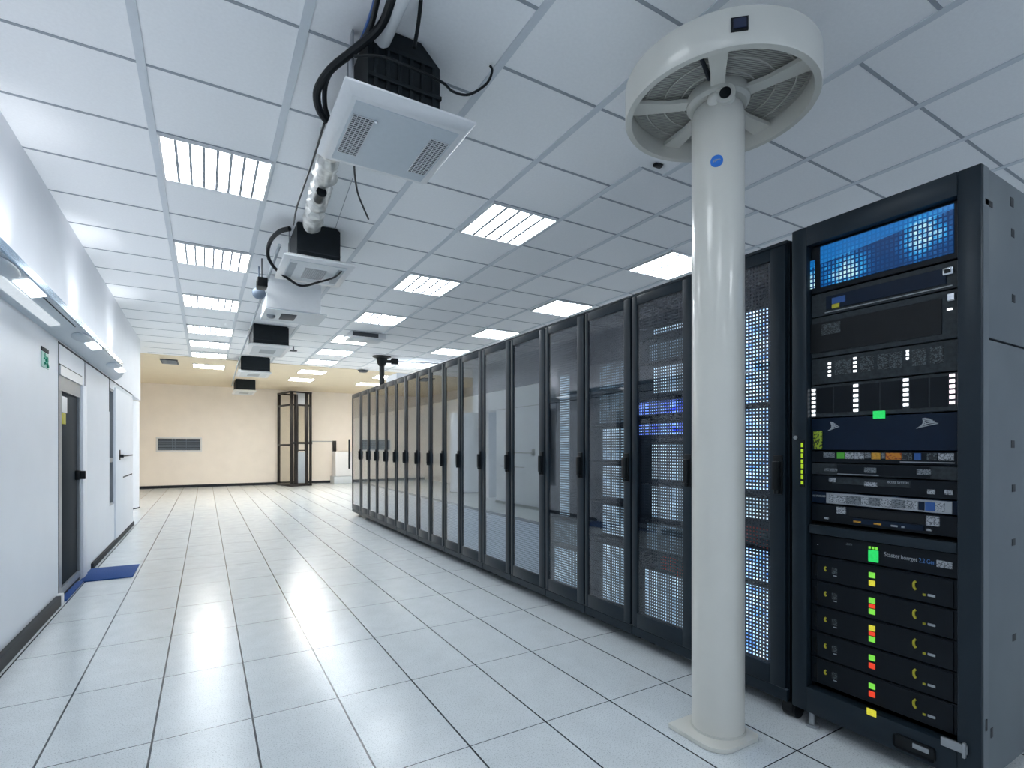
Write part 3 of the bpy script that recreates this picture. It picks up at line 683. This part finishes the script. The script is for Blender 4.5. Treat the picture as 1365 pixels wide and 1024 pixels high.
# 9 long label rail
t = device('label_rail_unit', 1.040, 1.096, 'unit with one long rail of pale printed labels', 'dev3')
plate(t, 'rail', yat(1270), yat(1102), 1.044, 1.092, 'steel', .004)
x = 1106.
for wd, m in ((10, 'paper'), (13, 'paper'), (20, 'paper2'), (10, 'paper'), (15, 'paper2'), (16, 'paper'), (18, 'paper2'), (17, 'paper'), (9, 'dev3'), (14, 'bluelabel'), (13, 'paper')):
    plate(t, 'label', yat(x+wd-.8), yat(x), 1.05, 1.084, m, .006); x += wd
plate(t, 'side_label', yat(1101), yat(1084), 1.07, 1.078, 'paper2', .004)
# 10
t = device('dark_tray_unit', .955, 1.038, 'black tray unit with two white print tags and orange marks', 'dev')
plate(t, 'dark_slot', yat(1235), yat(1132), .995, 1.03, 'black', .002)
for a, c, z0, z1 in ((1116, 1128, 1.002, 1.032), (1235, 1253, .992, 1.03)): plate(t, 'tag', yat(c), yat(a), z0, z1, 'paper', .005)
plate(t, 'ledge', yat(1232), yat(1138), .968, .990, 'dev3', .008)
for a, c, m in ((1139, 1149, 'amber'), (1166, 1176, 'amber'), (1189, 1198, 'ink'), (1203, 1207, 'ink'), (1236, 1243, 'paper'), (1100, 1105, 'ink')): plate(t, 'mark', yat(c), yat(a), .972, .979, m, .010)
# shelf bar
t = thing('rack_shelf', (XD-.03, (DY0+DY1)/2, .9), 'dark steel shelf bar across the open rack above the black drawers', 'shelf')
MB().box(XD-.025, XD+.40, DY0+.002, DY1-.002, .900, .940, .003).build('bar', M['rack'], t)
MB().box(XD-.018, XD+.39, DY0+.010, DY1-.010, .940, .944, .001).build('top_plate', M['rack_in'], t)
# 11 display unit with lettering
t = device('storage_head_unit', .800, .897, 'black unit with a green display and white lettering above the drawers', 'dev')
y = yat(1164.5); plate(t, 'green_display', y-.019, y+.019, .812, .862, 'lgb', .004)
for k in range(3): plate(t, 'green_light', y-.016+.013*k, y-.008+.013*k, .866, .876, 'lg', .004)
text(t, 'Staster', yat(1178.5), .844, .026, 'ink', width=yat(1178.5)-yat(1200)); text(t, 'horrget', yat(1201), .843, .024, 'ink', width=yat(1201)-yat(1223)); text(t, '2.2 Gen', yat(1225), .842, .025, 'inkblue', width=yat(1225)-yat(1247))
plate(t, 'white_label', yat(1270), yat(1249), .836, .862, 'paper', .004)
plate(t, 'print', yat(1136), yat(1128), .866, .876, 'print_dim', .002); plate(t, 'dot', yat(1091), yat(1089.5), .846, .850, 'ink', .002)
# 12-16 drawers
Z = [.798, .684, .567, .447, .327, .207]
COLS = [('lg', 'ly'), ('lg', 'lr', 'lg'), ('ly', 'lr', 'lg'), ('lg', 'lr'), ('lg', 'lr')]
DN = ['topmost', 'second', 'middle', 'fourth', 'lowest']
for k in range(5):
    z1, z0 = Z[k], Z[k+1]
    t = device('storage_module', z0, z1, f'{DN[k]} of the five black storage modules low in the open rack', 'dev', 'storage module', group='black storage modules in the open rack')
    plate(t, 'drawer_front', yat(1272), yat(1090), z0+.005, z1-.005, 'dev', .006, bev=.002)
    y = yat(1163.5); zc = z1 - .058
    n = len(COLS[k])
    for j, m in enumerate(COLS[k]):
        hh = .023 if n == 2 or j != 1 else .016
        zz = zc + (.016 if n == 2 else .022) - j*(.034 if n == 2 else .0235)
        plate(t, 'status_light', y-.012, y+.012, zz-hh/2, zz+hh/2, m, .009)
    y = yat(1103); bb = MB(); bb.tube([(XD-.008, y+.002, zc+.014), (XD-.010, y+.006, zc+.008), (XD-.010, y+.005, zc), (XD-.008, y+.001, zc-.005)], .0042, n=6, sub=3); bb.build('yellow_clip', M['yellow'], t)
    plate(t, 'print', yat(1117), yat(1110), zc-.012, zc+.016, 'print_dim', .008); plate(t, 'bar_mark', yat(1116.5), yat(1112), zc-.022, zc-.018, 'ink', .008)
    y = yat(1221); bb = MB(); bb.tube([(XD-.008, y-.003, zc+.026), (XD-.010, y+.003, zc+.018), (XD-.010, y+.003, zc+.002), (XD-.008, y-.003, zc-.008)], .0048, n=6, sub=3); bb.build('yellow_clip', M['yellow'], t)
    plate(t, 'key_tag', yat(1248), yat(1238), zc-.024, zc-.015, 'ink', .009); plate(t, 'key_hole', yat(1235), yat(1231), zc-.026, zc-.017, 'yellow', .008)
    MB().box(XD-.003, XD+.04, DY1-.045, DY1-.012, z0+.02, z1-.03, .006).build('side_grip', M['black'], t)

# ------------------------------------------------------------------ white column and ring fan
PX, PY = 2.022, 1.565; PR = .1135
c = thing('support_column', (PX, PY, 0), 'thick cream white steel column standing on a plate in front of the cabinets', 'column')
MB().lathe((PX, PY, 0), [(PR, .02), (PR, 2.80), (PR-.006, 2.835), (PR-.03, 2.86), (0, 2.868)], 64).build('pipe', M['cream'], c)
bp = MB(); pts = []
x0, x1, y0, y1 = PX-.178, PX+.10, PY-.150, PY+.135
for cxx, cyy, a0, rr in ((x0+.09, y0+.09, 180, .09), (x1-.03, y0+.03, 270, .03), (x1-.02, y1-.02, 0, .02), (x0+.008, y1-.008, 90, .008)):
    for k in range(7): pts.append((cxx+rr*math.cos(R(a0+15*k)), cyy+rr*math.sin(R(a0+15*k))))
bp.prism(pts, 'z', 0.002, .020); bp.build('base_plate', M['cream'], c)
MB().lathe((PX, PY, 0), [(PR, .020), (PR+.006, .020), (PR+.003, .027), (PR, .028)], 64).build('weld_bead', M['cream_in'], c)
# round blue sticker on the pipe
th = math.atan2(-.120, -.010); nrm = Vector((-.046*CT - .104*ST, .046*ST - .104*CT, 0)).normalized()
q = Vector((PX, PY, 2.553)) + nrm*PR
st = MB(); st.cyl(q - nrm*.004, q + nrm*.003, .026, n=32); st.build('round_sticker', M['bluedisc'], c)['label'] = 'round blue sticker'
st = MB(); tg = Vector((-nrm.y, nrm.x, 0))
for a in (-.008, 0, .008): st.tube([q + nrm*.0035 + tg*(a-.008) + Vector((0, 0, -.004+a*.5)), q + nrm*.004 + tg*a + Vector((0, 0, .006)), q + nrm*.0035 + tg*(a+.008) + Vector((0, 0, .002))], .0015, n=5, sub=3)
st.build('sticker_mark', M['ink'], c)
# ring fan on the column head
RF = .415; ZB = 2.83; ZT = 2.985
f = thing('ring_fan', (PX, PY, ZB), 'round cream fan housing with a grille mounted on top of the white column', 'fan')
MB().lathe((PX, PY, 0), [(RF-.004, ZB), (RF, ZB+.008), (RF, ZT-.01), (RF-.01, ZT), (0, ZT), (0, ZT-.006), (RF-.03, ZT-.006), (RF-.036, ZB+.02), (RF-.03, ZB)], 96, True).build('housing', M['cream'], f)
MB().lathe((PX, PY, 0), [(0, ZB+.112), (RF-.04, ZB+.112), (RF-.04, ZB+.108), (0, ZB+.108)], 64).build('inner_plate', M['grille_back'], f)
g = MB(); dirs = Vector((CT, -ST, 0))     # wires run across
n = 72; rg = RF - .038
nv = Vector((.35, .94, 0)).normalized(); tv = Vector((-nv.y, nv.x, 0))
for k in range(n):
    o_ = -rg + 2*rg*(k+.5)/n; hl = math.sqrt(max(rg*rg-o_*o_, 0))
    a = Vector((PX, PY, ZB+.085)) + nv*o_; g.cyl(a-tv*hl, a+tv*hl, .0021, n=5)
for rr in (.16, .24, .32): 
    g.lathe((PX, PY, ZB+.080), [(rr-.003, -.003), (rr+.003, -.003), (rr+.003, .003), (rr-.003, .003)], 64, True)
g.build('grille', M['cream_in'], f)
for ang in (5, 75, 140, 218, 290):
    a = R(ang); d = Vector((math.cos(a), math.sin(a), 0)); s_ = Vector((-d.y, d.x, 0)); w0, w1 = .030, .046
    lo = []
    for rr, w, z in ((.09, w0, ZB+.045), (.22, w0, ZB+.045), (RF-.034, w1, ZB+.055)):
        p = Vector((PX, PY, 0)) + d*rr
        lo.append([p - s_*w + Vector((0, 0, z)), p + s_*w + Vector((0, 0, z)), p + s_*w + Vector((0, 0, z+.018)), p - s_*w + Vector((0, 0, z+.018))])
    MB().loft(lo).build('arm', M['cream'], f)
MB().lathe((PX, PY, 0), [(0, ZB+.085), (.13, ZB+.085), (.138, ZB+.07), (.135, ZB+.035), (.122, ZB+.022), (0, ZB+.022)], 48).build('hub', M['cream_in'], f)
for ang in (40, 205):
    a = R(ang); d = Vector((math.cos(a), math.sin(a), 0)); p = Vector((PX, PY, ZB+.073))
    MB().tube([p + d*.15, p + d*.22, p + d*.33], .012, n=8, r1=.007).tube([p+d*.30, p+d*.34], .011, n=8, sub=1).build('blade_arm', M['base'], f)
# pivot bolt in front of the column head
vn = Vector((-PX, -PY, 0)).normalized(); sd = Vector((-vn.y, vn.x, 0))
pv = Vector((PX, PY, 2.835)) + vn*(PR-.02) - sd*(-.03)
MB().cyl(pv - vn*.03, pv + vn*.035, .042, n=32).ball(pv - sd*.045 + Vector((0, 0, -.004)) + vn*.012, .03, (1, 1, 1), 16).build('pivot', M['cream'], f)
MB().cyl(pv + vn*.034, pv + vn*.040, .024, n=24).build('pivot_bolt', M['black'], f)
# rocker switch on the rim
dv = Vector((-.2776, -.312, 0)).normalized(); ss = Vector((-dv.y, dv.x, 0)); p = Vector((PX, PY, 2.905)) + dv*RF
def obox(b, c_, w, h, d0, d1):
    lp = lambda d: [c_ + dv*d + ss*(sx*w/2) + Vector((0, 0, sz*h/2)) for sx, sz in ((-1, -1), (1, -1), (1, 1), (-1, 1))]
    b.loft([lp(d0), lp(d1)])
b = MB(); obox(b, p, .062, .052, -.01, .006); sw = b.build('switch', M['black'], f)
b = MB(); obox(b, p, .046, .036, .005, .010); b.build('rocker', M['switch'], f)

# ------------------------------------------------------------------ air conditioning units
def unit(kind, x0, x1, y0, y1, zp, label, bx0=None, bx1=None):
    cx_, w = (x0+x1)/2, (x1-x0)
    t = thing('air_conditioner', (cx_, (y0+y1)/2, zp), label, 'air conditioner', 'ceiling air conditioning units in a row')
    bx0 = x0+.12 if bx0 is None else bx0; bx1 = x1-(.17 if kind == 0 else .12) if bx1 is None else bx1
    if kind == 2: bx0, bx1 = x0+.06, x1-.03
    # black body, upper corners chamfered
    b = MB(); ch = .10 if kind == 0 else .03
    b.prism([(bx0, zp+.03), (bx1, zp+.03), (bx1, HC-ch), (bx1-ch, HC-.008), (bx0+ch*.5, HC-.008), (bx0, HC-ch*.5)], 'y', y0+(.07 if kind == 0 else .10 if kind == 1 else .04), y1-.06)
    b.build('body', M['unit_body'], t)
    if kind == 0:
        r = MB()
        for k in range(6):
            x = bx0+.035+(bx1-bx0-.07)*k/5; r.box(x-.010, x+.010, y0+.058, y0+.07, zp+.06, HC-.11, .002)
        r.box(bx0-.004, bx1+.004, y0+.052, y0+.07, zp+.13, zp+.15, .003); r.box(bx0+.03, bx1-.03, y0+.055, y0+.07, HC-.115, HC-.09, .003)
        r.build('ribs', M['unit_body'], t)
        br = MB()
        for k in range(3): br.box(bx0-.055+.018*k, bx0-.045+.018*k, y0+.15+.1*k, y0+.2+.1*k, zp+.03, HC-.01, .002)
        br.build('bracket', M['steel'], t)
    else:
        MB().box(bx0-.003, bx1+.003, y0+(.096 if kind == 1 else .036), y0+.10, zp+.10, zp+.107).build('seam', M['base'], t)
    # flared white panel
    def lp(d, z): return [(x0+d, y0+d, z), (x1-d, y0+d, z), (x1-d, y1-d, z), (x0+d, y1-d, z)]
    MB().loft([lp(.045, zp), lp(.040, zp+.002), lp(0, zp+.036), lp(.0, zp+.046), lp(.05, zp+.054), lp(.09, zp+.056)] if kind == 0 else [lp(.012, zp), lp(0, zp+.008), lp(0.004, zp+.022), lp(.05, zp+.05), lp(.09, zp+.056)]).build('panel', M['white'], t)
    iw, il = w*.80, (y1-y0)*.80; yc = (y0+y1)/2
    MB().box(cx_-iw/2, cx_+iw/2, yc-il/2, yc+il/2, zp-.004, zp+.002, .0015, 1).build('inner_panel', M['unit_panel'], t)
    def grille(gx, gy, gw, gl):
        q = MB(); q.box(gx-gw/2, gx+gw/2, gy-gl/2, gy+gl/2, zp-.0055, zp-.004); gr = q.build('grille', M['vent_dark'], t)
        s_ = MB(); nx, ny = max(3, int(gw/.017)), max(4, int(gl/.017))
        for k in range(nx+1): x = gx-gw/2+gw*k/nx; s_.box(x-.0016, x+.0016, gy-gl/2, gy+gl/2, zp-.009, zp-.0055)
        for k in range(ny+1): y = gy-gl/2+gl*k/ny; s_.box(gx-gw/2, gx+gw/2, y-.0016, y+.0016, zp-.009, zp-.0055)
        s_.build('grille_mesh', M['white'], gr)
    if kind == 0:
        grille(cx_-iw*.38, yc+.005, .10, .36); grille(cx_+iw*.38, yc+.005, .10, .36)
        MB().cyl((cx_-.14, y0+.17, zp-.012), (cx_-.14, y0+.17, zp-.003), .008).build('pull_ring', M['chrome'], t)
    elif kind == 1:
        grille(cx_, yc+.02, .19, .30)
        for s_ in (-1, 1): MB().box(cx_+s_*iw*.42-.03, cx_+s_*iw*.42+.03, yc-.22, yc+.22, zp-.006, zp-.003, .001, 1).build('air_slot', M['vent'], t)
    else:
        MB().box(cx_-.12, cx_+.12, yc-.2, yc+.2, zp-.006, zp-.003, .001, 1).build('air_slot', M['vent'], t)
    hg = MB()
    for hx in (bx0-.03, bx1+.03):
        hg.cyl((hx, yc, zp+.05), (hx, yc, HC-.006), .005, n=8)
    hg.build('hanger_rod', M['steel'], t)
    return t
unit(0, .535, 1.185, 2.36, 3.05, 2.905, 'nearest ceiling air conditioner, with two mesh grilles under a black body')
unit(1, .575, 1.185, 4.80, 5.52, 2.94, 'second ceiling air conditioner, with one square grille under a dark box')
t = unit(2, .60, 1.22, 9.25, 10.35, 2.94, 'third ceiling air conditioner with a dark body, between the white box and the far wall')
t = unit(2, .60, 1.27, 12.66, 13.6, 2.94, 'fourth ceiling air conditioner, second from the far wall')
t = unit(2, .70, 1.30, 17.0, 18.3, 2.94, 'farthest ceiling air conditioner close to the beige far wall')
# white boxed unit between the second and third
t = thing('white_fan_box', (.92, 7.2, 3.0), 'white boxed ceiling unit with a small dark window behind the second air conditioner', 'air conditioner')
MB().box(.60, 1.20, 6.55, 7.12, 2.905, HC-.008, .015).build('casing', M['white'], t)
MB().prism([(6.54, 2.890), (7.16, 2.890), (7.20, 2.93), (7.12, 2.94), (6.56, 2.906)], 'x', .59, 1.27).build('lower_tray', M['unit_panel'], t)
MB().box(.78, .95, 6.70, 7.0, 2.884, 2.892, .003).build('small_window', M['vent_dark'], t)
MB().ball((.68, 6.85, 2.885), .05, (1, .6, .8), 16).build('valve', M['steel'], t)
# pipes and cables
def tube_thing(nm, pts, r, m, label, cat, n=10, sub=6, r1=None):
    o = MB().tube(pts, r, n=n, sub=sub, r1=r1).build(nm, M[m]); return tag(o, label, cat)
rb = random.Random(3)
fl = MB(); pts = []; N_ = 34
rad = [.068 + rb.uniform(-.012, .012) + .008*math.sin(k*1.7) for k in range(N_+1)]
rings = []
for k in range(N_+1):
    y = 3.07 + (4.74-3.07)*k/N_; ring = []
    for j in range(16):
        a = 2*math.pi*j/16; rr = rad[k]*(1+rb.uniform(-.09, .09)); ring.append((.64+.15*k/N_+rr*math.cos(a), y, 3.10+.115*k/N_+rr*math.sin(a)))
    rings.append(ring)
fl.loft(rings); o = fl.build('insulated_pipe', M['foil']); tag(o, 'crinkled foil wrapped pipe between the first and second air conditioners', 'pipe')
o = MB().cyl((.69, 3.75, 3.06), (.69, 3.87, 3.06), .035, n=16).build('pipe_valve', M['black']); tag(o, 'small black plug on the crinkled foil pipe', 'valve')
o = MB().cyl((.715, .9, 3.225), (.715, 2.42, 3.225), .042, n=32).build('white_duct', M['white']); tag(o, 'smooth white round duct entering the top of the nearest air conditioner', 'duct')
tube_thing('thick_cable', [px(540, -60, 3.22), px(522, 0, 3.20), px(505, 38, 3.18), px(468, 70, 3.14), px(440, 93, 3.10), px(423, 120, 3.06), px(425, 145, 3.02), px(436, 162, 2.99)], .019, 'black', 'thickest black cable curling down the left of the nearest air conditioner', 'cable')
tube_thing('cable', [px(516, -60, 3.22), px(503, 0, 3.20), px(492, 40, 3.19), px(470, 68, 3.17), px(446, 88, 3.12), px(434, 112, 3.08), px(433, 140, 3.03), px(438, 158, 3.0)], .012, 'black', 'thinner black cable inside the thick loop beside the nearest air conditioner', 'cable')
tube_thing('cable', [px(506, -30, 3.24), px(497, 10, 3.23), px(485, 45, 3.22), px(477, 62, 3.20)], .008, 'bluelabel', 'blue black cable behind the bundle at the top edge', 'cable')
tube_thing('cable', [px(472, 75, 3.06), px(510, 76, 3.06), px(560, 95, 3.06), px(590, 110, 3.07), px(604, 122, 3.08), px(625, 126, 3.12), px(648, 112, 3.20), px(656, 95, 3.27), px(653, 87, 3.294)], .0065, 'black', 'thin black cable looping from the nearest air conditioner up to the ceiling', 'cable')
tube_thing('cable', [px(561, 0, 3.295), px(559, 20, 3.27), px(556, 42, 3.23), px(552, 64, 3.16)], .009, 'black', 'short black cable dropping onto the back of the nearest air conditioner', 'cable')
tube_thing('cable', [px(472, 217, 2.96), px(473, 235, 2.95), px(477, 258, 2.93), px(484, 276, 2.91), px(491, 292, 2.90)], .006, 'black', 'loose black cable end dangling below the nearest air conditioner', 'cable')
tube_thing('suspension_wire', [px(470, 238, 3.296), px(447, 304, 3.22)], .0025, 'steel', 'thin slanting suspension wire above the second air conditioner', 'wire', sub=1)
tube_thing('thick_cable', [px(386, 305, 3.20), px(372, 309, 3.20), px(360, 322, 3.17), px(357, 340, 3.10), px(366, 357, 3.0), px(385, 372, 2.912), px(402, 381, 2.900), px(425, 376, 2.905), px(445, 370, 2.915), px(455, 362, 2.925)], .021, 'black', 'black hose hanging in a loop under the second air conditioner', 'cable', r1=.007)
tube_thing('cable', [px(432, 165, 3.0), px(420, 205, 3.0), px(408, 240, 3.0), px(396, 275, 3.02), px(391, 300, 3.05)], .006, 'black', 'thin black cable running along the foil pipe', 'cable')
tube_thing('conduit', [(.565, 5.0, 3.09), (.585, 9.0, 3.09), (.60, 13, 3.09), (.66, 17.2, 3.09)], .013, 'vent', 'long silver conduit along the left of the air conditioners', 'pipe', sub=2)
b = MB(); q = px(349, 378, z=3.03); b.box(q.x-.05, q.x+.05, q.y-.08, q.y+.08, 2.98, 3.08, .01).cyl((q.x, q.y, 3.08), (q.x, q.y, HC-.004), .006); o = b.build('junction_box', M['black']); tag(o, 'small black junction box beside the conduit near the second air conditioner', 'box')
b = MB(); q = px(345, 391, z=3.0); b.ball((q.x, q.y, q.z), .07, (1, 1, .9), 20).cyl((q.x, q.y, q.z), (q.x, q.y, HC-.004), .008); o = b.build('sensor_globe', M['slat_dark']); tag(o, 'grey globe sensor left of the white boxed ceiling unit', 'sensor')
q = px(391, 467, z=3.22); b = MB(); b.cyl((q.x, q.y, q.z), (q.x, q.y, HC-.002), .012).lathe((q.x, q.y, q.z), [(0, .01), (.07, 0), (.07, -.015), (0, -.02)], 20); o = b.build('sprinkler', M['vent_dark']); tag(o, 'small dark sprinkler head right of the third air conditioner', 'sprinkler')
q = px(877, 219, z=HC); b = MB(); b.box(q.x-.035, q.x+.03, q.y-.016, q.y+.016, HC-.022, HC-.002, .003).box(q.x+.0, q.x+.035, q.y-.02, q.y+.02, HC-.008, HC-.001, .001); o = b.build('cable_clip', M['black']); tag(o, 'tiny black clip on the ceiling left of the white column', 'clip')

# small dark cassette on the ceiling of the middle row
q = px(487, 446, z=HC); t = thing('ceiling_cassette', (q.x, q.y, HC), 'small dark cassette unit hanging between two middle row lights', 'ceiling unit')
MB().box(q.x-.30, q.x+.30, q.y-.25, q.y+.25, HC-.10, HC-.006, .008).build('casing', M['white'], t)
MB().box(q.x-.28, q.x+.16, q.y-.262, q.y-.249, HC-.09, HC-.02, .003).build('dark_front', M['vent_dark'], t)
MB().box(q.x-.26, q.x+.26, q.y-.22, q.y+.22, HC-.106, HC-.099, .002).build('grille', M['unit_panel'], t)
# ceiling vents on the beige strip
q = px(226, 481, z=HC); t = thing('ceiling_vent', (q.x, q.y, HC-.012), 'small grey louvred vent in the beige ceiling at far left', 'vent')
MB().box(q.x-.17, q.x+.17, q.y-.35, q.y+.35, HC-.03, HC-.014, .003).build('frame', M['vent_dark'], t)
b = MB()
for k in range(6): y = q.y-.28+.112*k; b.box(q.x-.14, q.x+.14, y-.022, y+.022, HC-.038, HC-.030, .002, 1)
b.build('slats', M['vent'], t)
q = px(484, 493, z=HC); t = MB().lathe((q.x, q.y, HC-.012), [(0, -.05), (.10, -.045), (.13, -.01), (.13, 0), (0, 0)], 32).build('smoke_detector', M['vent_dark']); tag(t, 'dark round detector on the beige ceiling near the black pole', 'detector')
# black pole behind the far end of the cabinets
q = px(509, 475, z=HC); t = thing('ceiling_pole', (q.x, q.y, HC), 'black ceiling pole with a round flange behind the far cabinets', 'pole')
MB().cyl((q.x, q.y, 0.0), (q.x, q.y, HC-.05), .055, n=24).build('pole', M['black'], t)
MB().lathe((q.x, q.y, HC), [(0, -.004), (.20, -.004), (.20, -.02), (.12, -.05), (.10, -.16), (.055, -.22), (0, -.22)], 32).build('flange', M['black'], t)
MB().cyl((q.x, q.y, HC-.11), (q.x+.30, q.y-.05, HC-.10), .035).box(q.x+.2, q.x+.35, q.y-.09, q.y+.0, HC-.16, HC-.03, .01).build('side_arm', M['black'], t)
MB().tube([(q.x+.32, q.y-.05, HC-.10), (q.x+.9, q.y-.4, HC-.12), (q.x+1.7, q.y-.9, HC-.22)], .010, n=8, sub=3).build('stay_rod', M['base'], t)
MB().tube([(q.x-.02, q.y, HC-1.02), (q.x-.45, q.y-.05, HC-.98), (q.x-.52, q.y-.05, HC-1.04), (q.x-.42, q.y-.04, HC-1.08), (q.x-.02, q.y, HC-1.06)], .012, n=8, sub=4).build('hook_bracket', M['base'], t)
t = thing('white_air_handler', (4.4, 11.6, 0), 'tall white cabinet showing above the far end of the server row', 'cabinet')
MB().box(3.75, 5.3, 11.5, 12.3, 0, 3.0, .02).build('casing', M['wall'], t)
MB().box(3.8, 5.25, 11.49, 11.505, .1, 2.9, .005).build('front_door', M['white'], t)

# ------------------------------------------------------------------ far wall
x0, x1 = -1.33, -.10
t = thing('wall_vent', (-.715, YB, 1.16), 'wide white framed ventilation grille on the beige far wall', 'vent')
b = MB(); b.box(x0, x1, YB-.06, YB, 1.155, 1.20, .006); b.box(x0, x1, YB-.06, YB, 1.565, 1.61, .006); b.box(x0, x0+.05, YB-.06, YB, 1.2, 1.565, .006); b.box(x1-.05, x1, YB-.06, YB, 1.2, 1.565, .006); b.build('frame', M['white'], t)
MB().box(x0+.05, x1-.05, YB-.02, YB, 1.2, 1.565).build('backing', M['vent_dark'], t)
b = MB()
for k in range(8): z = 1.225+.043*k; b.prism([(YB-.052, z-.010), (YB-.046, z-.012), (YB-.022, z+.010), (YB-.028, z+.012)], 'x', x0+.05, x1-.05)
for x in (x0+.43, x0+.50, x0+.80): b.box(x-.008, x+.008, YB-.056, YB-.02, 1.2, 1.565)
b.build('slats', M['slat_dark'], t)
# black post frame
t = thing('post_frame', (2.41, 18.26, 0), 'tall black open post frame with a grey lower panel by the far wall', 'rack frame', local=True)
t.rotation_euler.z = R(15); HF = 3.14; fw, fd = .62, 1.05
def P4(nm, b, m='brown_dark'): return b.build(nm, M[m], t)
P4('base', MB().box(-.05, fw+.06, -.05, fd+.04, .0, .07, .008).box(.0, .16, -.05, .0, .07, .10, .004))
P4('post', MB().box(-.03, .07, -.03, .05, .07, HF, .008)); P4('post', MB().cyl((.16, .0, .07), (.16, .0, HF-.1), .06, n=20))
P4('post', MB().box(fw-.16, fw-.06, -.03, .05, .07, HF, .008)); P4('post', MB().box(fw+.0, fw+.07, -.02, .06, .07, HF, .008))
P4('post', MB().box(-.03, .06, fd-.06, fd+.02, .07, HF, .008)); P4('post', MB().box(fw-.02, fw+.05, fd-.06, fd+.02, .07, HF, .008))
P4('top_rail', MB().box(-.03, fw+.07, -.03, .03, HF-.05, HF, .004).box(-.03, .03, .03, fd, HF-.05, HF, .004).box(fw, fw+.06, .03, fd, HF-.05, HF, .004).box(-.03, fw+.05, fd-.04, fd+.02, HF-.05, HF, .004))
P4('upper_rail', MB().box(.0, fw+.06, -.025, .02, 2.66, 2.72, .004).box(-.02, .03, .03, fd, 2.66, 2.72, .004))
P4('middle_rail', MB().box(-.03, fw+.07, -.045, .02, 1.40, 1.47, .004).box(-.03, .03, .03, fd, 1.34, 1.40, .004))
P4('lower_rail', MB().box(.1, fw-.06, -.02, .02, 1.17, 1.21, .004))
P4('top_panel', MB().box(.18, fw-.1, -.005, .010, 2.72, HF-.05), 'steel')
P4('lower_panel', MB().box(.18, fw-.12, -.012, .012, .10, 1.15, .004), 'vent')
P4('clear_panel', MB().box(.2, fw-.14, -.002, .004, 1.47, 2.66), 'clear'); P4('side_panel', MB().box(.0, .006, .06, fd-.06, .1, 1.33), 'clear'); P4('side_panel', MB().box(.0, .006, .06, fd-.06, 1.4, 2.65), 'clear')
P4('lock', MB().cyl((fw-.0, -.05, 1.95), (fw-.0, -.02, 1.95), .025).cyl((fw-.0, -.05, 1.15), (fw-.0, -.02, 1.15), .025))
# equipment right of the frame
o = MB().box(3.05, 4.02, YB-.03, YB, 1.495, 1.52, .003).build('wall_conduit', M['steel']); tag(o, 'thin dark conduit running along the beige wall to the switch box', 'pipe')
o = MB().box(3.98, 4.10, YB-.10, YB, 1.14, 1.53, .008).build('switch_box', M['brown_dark']); tag(o, 'small black switch box on the beige wall above the white cabinet', 'switch box')
t = thing('white_floor_cabinet', (4.4, 19.2, 0), 'low white cabinet with a dark upright handle against the far wall', 'cabinet')
MB().box(3.96, 5.0, 18.95, YB-.03, .26, 1.14, .012).build('body', M['white'], t)
MB().box(3.90, 5.0, 18.90, YB-.03, .0, .25, .01).build('plinth', M['unit_panel'], t)
MB().box(4.40, 4.46, 18.90, 18.95, .52, 1.58, .006).build('upright_handle', M['base'], t)
MB().box(4.62, 4.9, 18.93, 18.952, .30, .36, .004).build('name_plate', M['vent'], t)
q = px(444, 642, z=0); t = thing('floor_canister', (q.x, q.y, 0), 'small grey and black canister standing on the floor beside the white cabinet', 'canister')
MB().lathe((q.x, q.y, 0), [(0, .06), (.12, .06), (.13, .1), (.13, .42), (.09, .5), (.04, .54), (0, .54)], 24).build('tank', M['steel'], t)
MB().box(q.x-.22, q.x+.2, q.y-.14, q.y+.14, 0, .06, .01).build('foot', M['base'], t)
MB().cyl((q.x, q.y, .54), (q.x, q.y, .62), .03).box(q.x-.09, q.x+.02, q.y-.02, q.y+.02, .60, .64, .006).build('valve_head', M['base'], t)

for o in bpy.data.objects:
    if '_local' in o: del o['_local']
